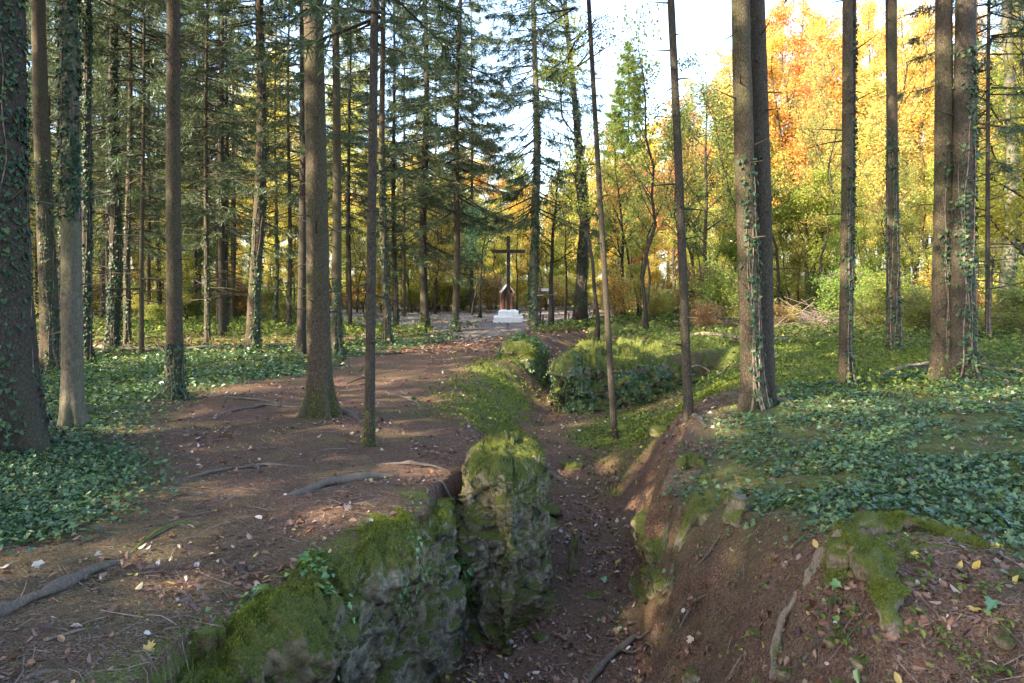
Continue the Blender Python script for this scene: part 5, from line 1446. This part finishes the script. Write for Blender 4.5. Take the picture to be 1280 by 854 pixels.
# ------------------------------------------------------------------ ground cover
def place_leaves(name, n, y0, y1, half, dens, size, tpls, mat, seed, tilt=0.35, lift=(0.01, 0.05), power=1.0, label='', off=0.0, grow=0.0, upright=False, steep_ok=1.4):
    rng = rs(seed)
    x, y = wedge(n, y0, y1, half, rng, power, off)
    d = dens(x, y)
    k = rng.random(len(x)) < d
    x, y = x[k], y[k]
    z, sx_, sy_ = slope(x, y)
    k = np.hypot(sx_, sy_) < steep_ok
    x, y, z, sx_, sy_ = x[k], y[k], z[k], sx_[k], sy_[k]
    m = len(x)
    up = unit(np.stack([-sx_, -sy_, np.ones(m)], 1))
    h = rng.uniform(lift[0], lift[1], m)
    pos = np.stack([x, y, z], 1) + up * h[:, None]
    if upright:
        tip = up + rng.normal(0, 0.45, (m, 3)); nrm = rng.normal(0, 1, (m, 3))
    else:
        nrm = up + rng.normal(0, tilt, (m, 3)); tip = rng.normal(0, 1, (m, 3))
    S_ = size * (0.4 + 1.15 * rng.random(m) ** 1.3) * (1 + grow * y)
    R_ = frames(nrm, tip)
    Vs, Fs, o_, ch = [], [], 0, rng.integers(0, len(tpls), m)
    rr = []
    for i, tp in enumerate(tpls):
        s = ch == i
        V, F = leaf_geo(pos[s], R_[s], S_[s], tp)
        Vs.append(V); Fs.append(F + o_); o_ += len(V)
        rr.append(np.repeat(rng.random(s.sum()), len(tp[1])))
    me = mesh_from(name, np.vstack(Vs), Fs, False, np.concatenate(rr), (mat,))
    o = link(name, me)
    tag(o, label, None, None, 'stuff')
    print(name, m)
    return o

d_ivy = lambda x, y: masks(x, y)[1]
place_leaves('ground_ivy', 260000, 3.0, 11.5, 0.95, lambda x, y: d_ivy(x, y) * smooth(-0.28, 0.22, fbm(np.stack([x, y, 0 * x], 1) * 1.9, 3, 88) + 0.35 * (x < 0) + 0.12 * (x > 3.2)), 0.036, [IVY], M['ivy'], 1001, 0.4, (0.005, 0.07), label='dark glossy ivy carpeting the near banks')
place_leaves('ground_ivy', 150000, 10.5, 34, 0.9, lambda x, y: d_ivy(x, y) * (0.35 + 0.65 * (fbm(np.stack([x, y, 0 * x], 1) * 1.2, 3, 89) > -0.12)), 0.05, [DIA, BEECH], M['ivy'], 1002, 0.4, (0.01, 0.09), grow=0.045, label='dark ivy carpet reaching back under the trees')
place_leaves('ground_ivy', 9000, 3.0, 9, 0.95, lambda x, y: np.clip(d_ivy(x, y) * 0.25 + 0.22 * (x > 0.8) * (y < 7) * (fbm(np.stack([x, y, 0 * x], 1) * 3.5, 2, 93) > 0.15), 0, 1), 0.045, [IVY, BEECH], M['ivy_fresh'], 1003, 0.5, (0.01, 0.06), label='young bright green ivy leaves dotted over the right bank')
d_moss = lambda x, y: masks(x, y)[0]
place_leaves('moss', 420000, 2.8, 10, 0.8, lambda x, y: d_moss(x, y) ** 1.5 * (fbm(np.stack([x, y, 0 * x], 1) * 4, 3, 90) > -0.1), 0.016, [BLADE], M['moss'], 1004, lift=(-0.003, 0.012), upright=True, label='bright green moss cushions on the lips of the trench', steep_ok=3)
place_leaves('grass', 260000, 8.8, 26, 0.65, lambda x, y: d_moss(x, y) * (1 - 0.7 * masks(x, y)[1]), 0.020, [BLADE, DIA], M['moss'], 1005, lift=(0.0, 0.02), upright=True, grow=0.09, label='short mossy grass on the trench slopes and the block', steep_ok=3, off=0.12)
place_leaves('herbs', 130000, 9, 34, 0.85, lambda x, y: np.clip(d_moss(x, y) * 0.22 + masks(x, y)[1] * 0.10 + masks(x, y)[3] * 0.9, 0, 1), 0.045, [DIA, BEECH], M['herb'], 1006, 0.5, (0.02, 0.30), grow=0.04, label='small green herbs scattered through the ivy and grass')
place_leaves('herbs', 150000, 28, 90, 0.9, lambda x, y: (1 - np.clip(masks(x, y)[2] * 1.6, 0, 1)) * 0.55, 0.12, [DIA], M['herb'], 1007, 0.6, (0.02, 0.35), grow=0.012, label='low green undergrowth at the edge of the clearing')
bare = lambda x, y: 0.5 + 0.5 * (1 - np.clip(masks(x, y)[1] * 1.2, 0, 1))
place_leaves('fallen_leaves', 70000, 2.7, 30, 0.8, lambda x, y: np.where(y > 7.5, 1.0, 0.45) * bare(x, y) * 0.8 * (0.12 + 0.88 * (fbm(np.stack([x, y, 0 * x], 1) * 2.2, 4, 91) > 0.08)), 0.040, [BEECH, BEECH2, BEECH, MAPLE], M['litter'], 1008, 0.4, (0.004, 0.018), power=1.1, label='dry brown, pale and yellow leaves scattered on the soil', grow=0.02, steep_ok=2.0)
place_leaves('fallen_leaves', 60000, 20, 90, 0.9, lambda x, y: 0.6 * (1 - 0.75 * masks(x, y)[2]), 0.11, [DIA], M['litter'], 1009, 0.4, (0.01, 0.05), label='brown leaf litter under the far trees', grow=0.01)
# leaves gathered in the trench
def in_trench(x, y):
    return 1 - smooth(-0.02, 0.2, sdist(x, y, FLOOR))
place_leaves('fallen_leaves', 26000, 4.8, 24, 0.25, lambda x, y: in_trench(x, y) * (0.12 + 0.5 * (fbm(np.stack([x, y, 0 * x], 1) * 3.0, 3, 92) > 0.05)), 0.042, [BEECH, BEECH2, BEECH, MAPLE], M['litter'], 1010, 0.45, (0.004, 0.03), label='dead leaves gathered on the trench floor', grow=0.01, steep_ok=2.5, off=0.3)

# small rosettes of young leaves on the bare banks
rng = rs(555)
cs = [ground(*p) for p in [(925, 815), (930, 835), (1050, 790), (1063, 800), (1080, 752), (1060, 770), (1100, 700), (1130, 735), (1160, 742), (1175, 728), (1190, 815), (1205, 830), (1220, 800), (1235, 830),
      (1255, 845), (1180, 800), (1120, 790), (1140, 700), (850, 788), (1270, 790), (1215, 745), (1085, 800), (955, 728), (1020, 770), (1235, 740), (1150, 770), (375, 730), (410, 745), (300, 800), (1010, 735), (880, 700), (1265, 690), (1060, 728)]]
pos, nr, tp_ = [], [], []
for cx, cy in cs:
    for k in range(int(rng.integers(2, 5))):
        ox, oy = cx + rng.normal(0, 0.045), cy + rng.normal(0, 0.045)
        oz = hz(ox, oy) + rng.uniform(0.015, 0.05)
        for q in range(3):
            a = q * 2.09 + rng.random() * 0.6
            d = np.array([math.cos(a), math.sin(a), 0.15])
            pos.append(np.array([ox, oy, oz]) + d * 0.014); tp_.append(d); nr.append(np.array([0, 0, 1]) + rng.normal(0, 0.25, 3))
me = leaf_mesh('herbs', np.array(pos), frames(np.array(nr), np.array(tp_)), 0.034 * rng.uniform(0.7, 1.3, len(pos)), BEECH, M['herb'], rng)
tag(link('herbs', me), 'young three-leaved herbs dotted over the bare banks', None, None, 'stuff')

def debris(name, n, y0, y1, half, seed, ln, rad, dens, label, mat, stones=False):
    rng = rs(seed)
    x, y = wedge(n, y0, y1, half, rng, 1.0)
    k = rng.random(n) < dens(x, y); x, y = x[k], y[k]
    z, sx_, sy_ = slope(x, y); m = len(x)
    th = rng.random(m) * 6.283
    L = rng.uniform(ln[0], ln[1], m); r = rad * rng.uniform(0.5, 1.3, m)
    if stones:
        B = np.array([(-1, -.8, -.5), (1, -.7, -.5), (.9, .9, -.5), (-.8, .8, -.5), (-.6, -.5, .55), (.7, -.45, .4), (.5, .6, .6), (-.5, .5, .45)])
        R_ = frames(unit(np.stack([-sx_, -sy_, np.ones(m)], 1) + rng.normal(0, .3, (m, 3))), rng.normal(0, 1, (m, 3)))
        V = np.stack([x, y, z], 1)[:, None] + L[:, None, None] * np.einsum('nij,nkj->nki', R_, B[None] * (1 + rng.normal(0, .18, (m, 8, 3))))
        q = np.array([(0, 3, 2, 1), (4, 5, 6, 7), (0, 1, 5, 4), (1, 2, 6, 5), (2, 3, 7, 6), (3, 0, 4, 7)])
        F = q[None] + (np.arange(m) * 8)[:, None, None]
        me = mesh_from(name, V.reshape(-1, 3), F.reshape(-1, 4), True, mats=(mat,))
    else:
        dx_, dy_ = np.cos(th) * L / 2, np.sin(th) * L / 2
        bx = rng.normal(0, 0.12, m) * L
        pts = np.stack([np.stack([x - dx_, y - dy_, height(x - dx_, y - dy_)], 1), np.stack([x - np.sin(th) * bx, y + np.cos(th) * bx, z + 0.004 + 0 * x], 1),
                        np.stack([x + dx_, y + dy_, height(x + dx_, y + dy_)], 1)], 1)
        pts[..., 2] += r[:, None] * 1.6 + 0.004
        sd_ = np.stack([-np.sin(th), np.cos(th), 0 * th], 1); upv = np.array([0, 0, 1.0])
        ring = [sd_, -0.5 * sd_ + 0.87 * upv, -0.5 * sd_ - 0.87 * upv]
        V = np.stack([pts[:, i] + rg * (r * (1, 0.9, 0.5)[i])[:, None] for i in range(3) for rg in ring], 1)
        q = np.array([(a + 3 * i, (a + 1) % 3 + 3 * i, (a + 1) % 3 + 3 * (i + 1), a + 3 * (i + 1)) for i in range(2) for a in range(3)])
        F = q[None] + (np.arange(m) * 9)[:, None, None]
        me = mesh_from(name, V.reshape(-1, 3), F.reshape(-1, 4), False, mats=(mat,))
    tag(link(name, me), label, None, None, 'stuff')
debris('twigs', 2000, 2.7, 16, 0.85, 2001, (0.05, 0.35), 0.0028, lambda x, y: bare(x, y) * 0.9 + 0.2, 'thin dead twigs strewn over the soil', M['twig'])
debris('needles', 110000, 2.7, 9, 0.8, 2002, (0.010, 0.032), 0.0011, lambda x, y: bare(x, y), 'brown needles and bark crumbs on the soil', M['twig'])
debris('pebbles', 6000, 2.8, 14, 0.8, 2003, (0.004, 0.016), 1, lambda x, y: np.where(x > 0.6, 1.0, 0.35) * bare(x, y), 'small stones in the soil of the banks', M['stone'], True)

debris('pebbles', 2600, 2.6, 5.2, 0.85, 2004, (0.008, 0.024), 1, lambda x, y: np.where(x > 1.0, 0.7, 0.03), 'tan pebbles in the dark bank at lower right', M['stone'], True)

debris('pebbles', 1500, 3.2, 7.5, 0.5, 2005, (0.02, 0.05), 1, lambda x, y: np.where((x > 0.9) & (x < 2.3), 0.22, 0.0), 'fist-sized stones bedded in the steep right bank', M['stone'], True)

# ivy hanging on rocks, moss and small plants on the pillar
def rock_leaves(name, V, N, n, test, size, tpl, mat, seed, label, parent=None, lift=0.02, sharp=0.35, down=True, host=None):
    rng = rs(seed)
    w = test(V, N).astype(float)
    if w.sum() == 0: return
    i = rng.choice(len(V), n, p=w / w.sum())
    pos = V[i] + rng.normal(0, 0.012 if down else 0.006, (n, 3)) + N[i] * (rng.random(n) * lift)[:, None]
    nrm = N[i] + rng.normal(0, sharp, (n, 3)) + np.array([0, 0, 0.25])
    tip = rng.normal(0, 0.5, (n, 3)) + (np.array([0, 0, -1.0]) if down else N[i] * 1.4)
    R_ = frames(nrm, tip) if down else frames(rng.normal(0, 1, (n, 3)), tip)
    o0 = np.array(host.location)
    me = leaf_mesh(name, pos - o0, R_, size * rng.uniform(0.6, 1.3, n), tpl, mat, rng)
    link(name, me, host)
nz = lambda V, f, s: vnoise(V * f, s)
rock_leaves('moss', PV, PN, 26000, lambda V, N: ((N[:, 2] > 0.6) | (nz(V, 2.2, 5) > 0.4)) & (nz(V, 5, 6) > -0.05) & (V[:, 2] > -3.2), 0.016, BLADE, M['moss'], 1, '', lift=0.01, down=False, host=pillar)
rock_leaves('ivy', PV, PN, 130, lambda V, N: (np.hypot(V[:, 0] + 0.50, V[:, 1] - 6.05) < 0.16) & (V[:, 2] < -2.5), 0.06, IVY, M['ivy_fresh'], 2, '', lift=0.08, host=pillar)
rock_leaves('moss', BV, BN, 40000, lambda V, N: ((N[:, 2] > 0.5) | (nz(V, 1.9, 7) > 0.3)) & (nz(V, 4, 8) > -0.2) & (V[:, 2] > -3.2), 0.017, BLADE, M['moss'], 3, '', lift=0.012, down=False, host=bank)
rock_leaves('moss', HV, HN, 70000, lambda V, N: (nz(V, 2.2, 17) > -0.1) & (nz(V, 6, 18) > -0.3) & (V[:, 2] > -3.0), 0.014, BLADE, M['moss'], 31, '', lift=0.012, down=False, host=hum)
rock_leaves('ivy', HV, HN, 420, lambda V, N: (nz(V, 3, 19) > 0.1) & (V[:, 2] > -2.6), 0.038, IVY, M['ivy_fresh'], 41, '', lift=0.04, host=hum)
rock_leaves('ivy', BV, BN, 260, lambda V, N: (V[:, 1] < 4.9) & (nz(V, 3, 9) > 0.2) & (V[:, 2] > -2.5), 0.035, IVY, M['ivy_fresh'], 4, '', lift=0.04, host=bank)
rock_leaves('ivy', KV, KN, 4600, lambda V, N: (N[:, 2] < 0.85) & (V[:, 1] < 17.8) & (nz(V, 1.5, 9) + 0.4 * nz(V, 5, 10) > 0.0) & (V[:, 2] > -3.0), 0.052, IVY, M['ivy'], 5, '', lift=0.08, host=blk)
rock_leaves('moss', KV, KN, 22000, lambda V, N: (N[:, 2] > 0.45) & (nz(V, 2, 3) > -0.2), 0.045, BLADE, M['moss'], 6, '', lift=0.02, down=False, host=blk)
rock_leaves('ivy', LV, LN, 4200, lambda V, N: (nz(V, 1.6, 4) > -0.2) & (V[:, 2] > -2.8), 0.055, IVY, M['ivy'], 7, '', lift=0.08, host=lrk)
rock_leaves('moss', LV, LN, 9000, lambda V, N: (nz(V, 2.6, 14) > 0.1), 0.05, BLADE, M['moss'], 8, '', lift=0.03, down=False, host=lrk)
rock_leaves('ivy', RV, RN, 420, lambda V, N: (V[:, 2] > -2.75) & (nz(V, 3, 13) > -0.1), 0.042, IVY, M['ivy'], 91, '', lift=0.05, host=rrk)
rock_leaves('moss', RV, RN, 12000, lambda V, N: (nz(V, 3, 3) > 0.1), 0.018, BLADE, M['moss'], 9, '', lift=0.01, down=False, host=rrk)

# brush heap on the right
rng = rs(31337)
bx_, by_ = (1000 - 640) / FPX * 24, 24.0
mb = MB()
for k in range(420):
    th = rng.random() * 6.283; L = rng.uniform(0.5, 2.2)
    c = np.array([rng.normal(0, 1.5), rng.normal(0, 0.7), abs(rng.normal(0, 0.28)) + 0.05])
    d = np.array([math.cos(th), math.sin(th) * 0.6, rng.normal(0, 0.28)])
    s = np.linspace(-0.5, 0.5, 4)[:, None]
    P = c + d * L * s + rng.normal(0, 0.03, (4, 3))
    mb.tube(P, np.linspace(0.014, 0.004, 4) * rng.uniform(0.6, 1.4), 4, 0, 0, False)
tag(link('brush_heap', mb.mesh('brush_heap', M['twig']), loc=(bx_, by_, hz(bx_, by_))), 'heap of grey-brown dead branches between the thick pair and the straight leafy-edged trunk', 'brush heap')
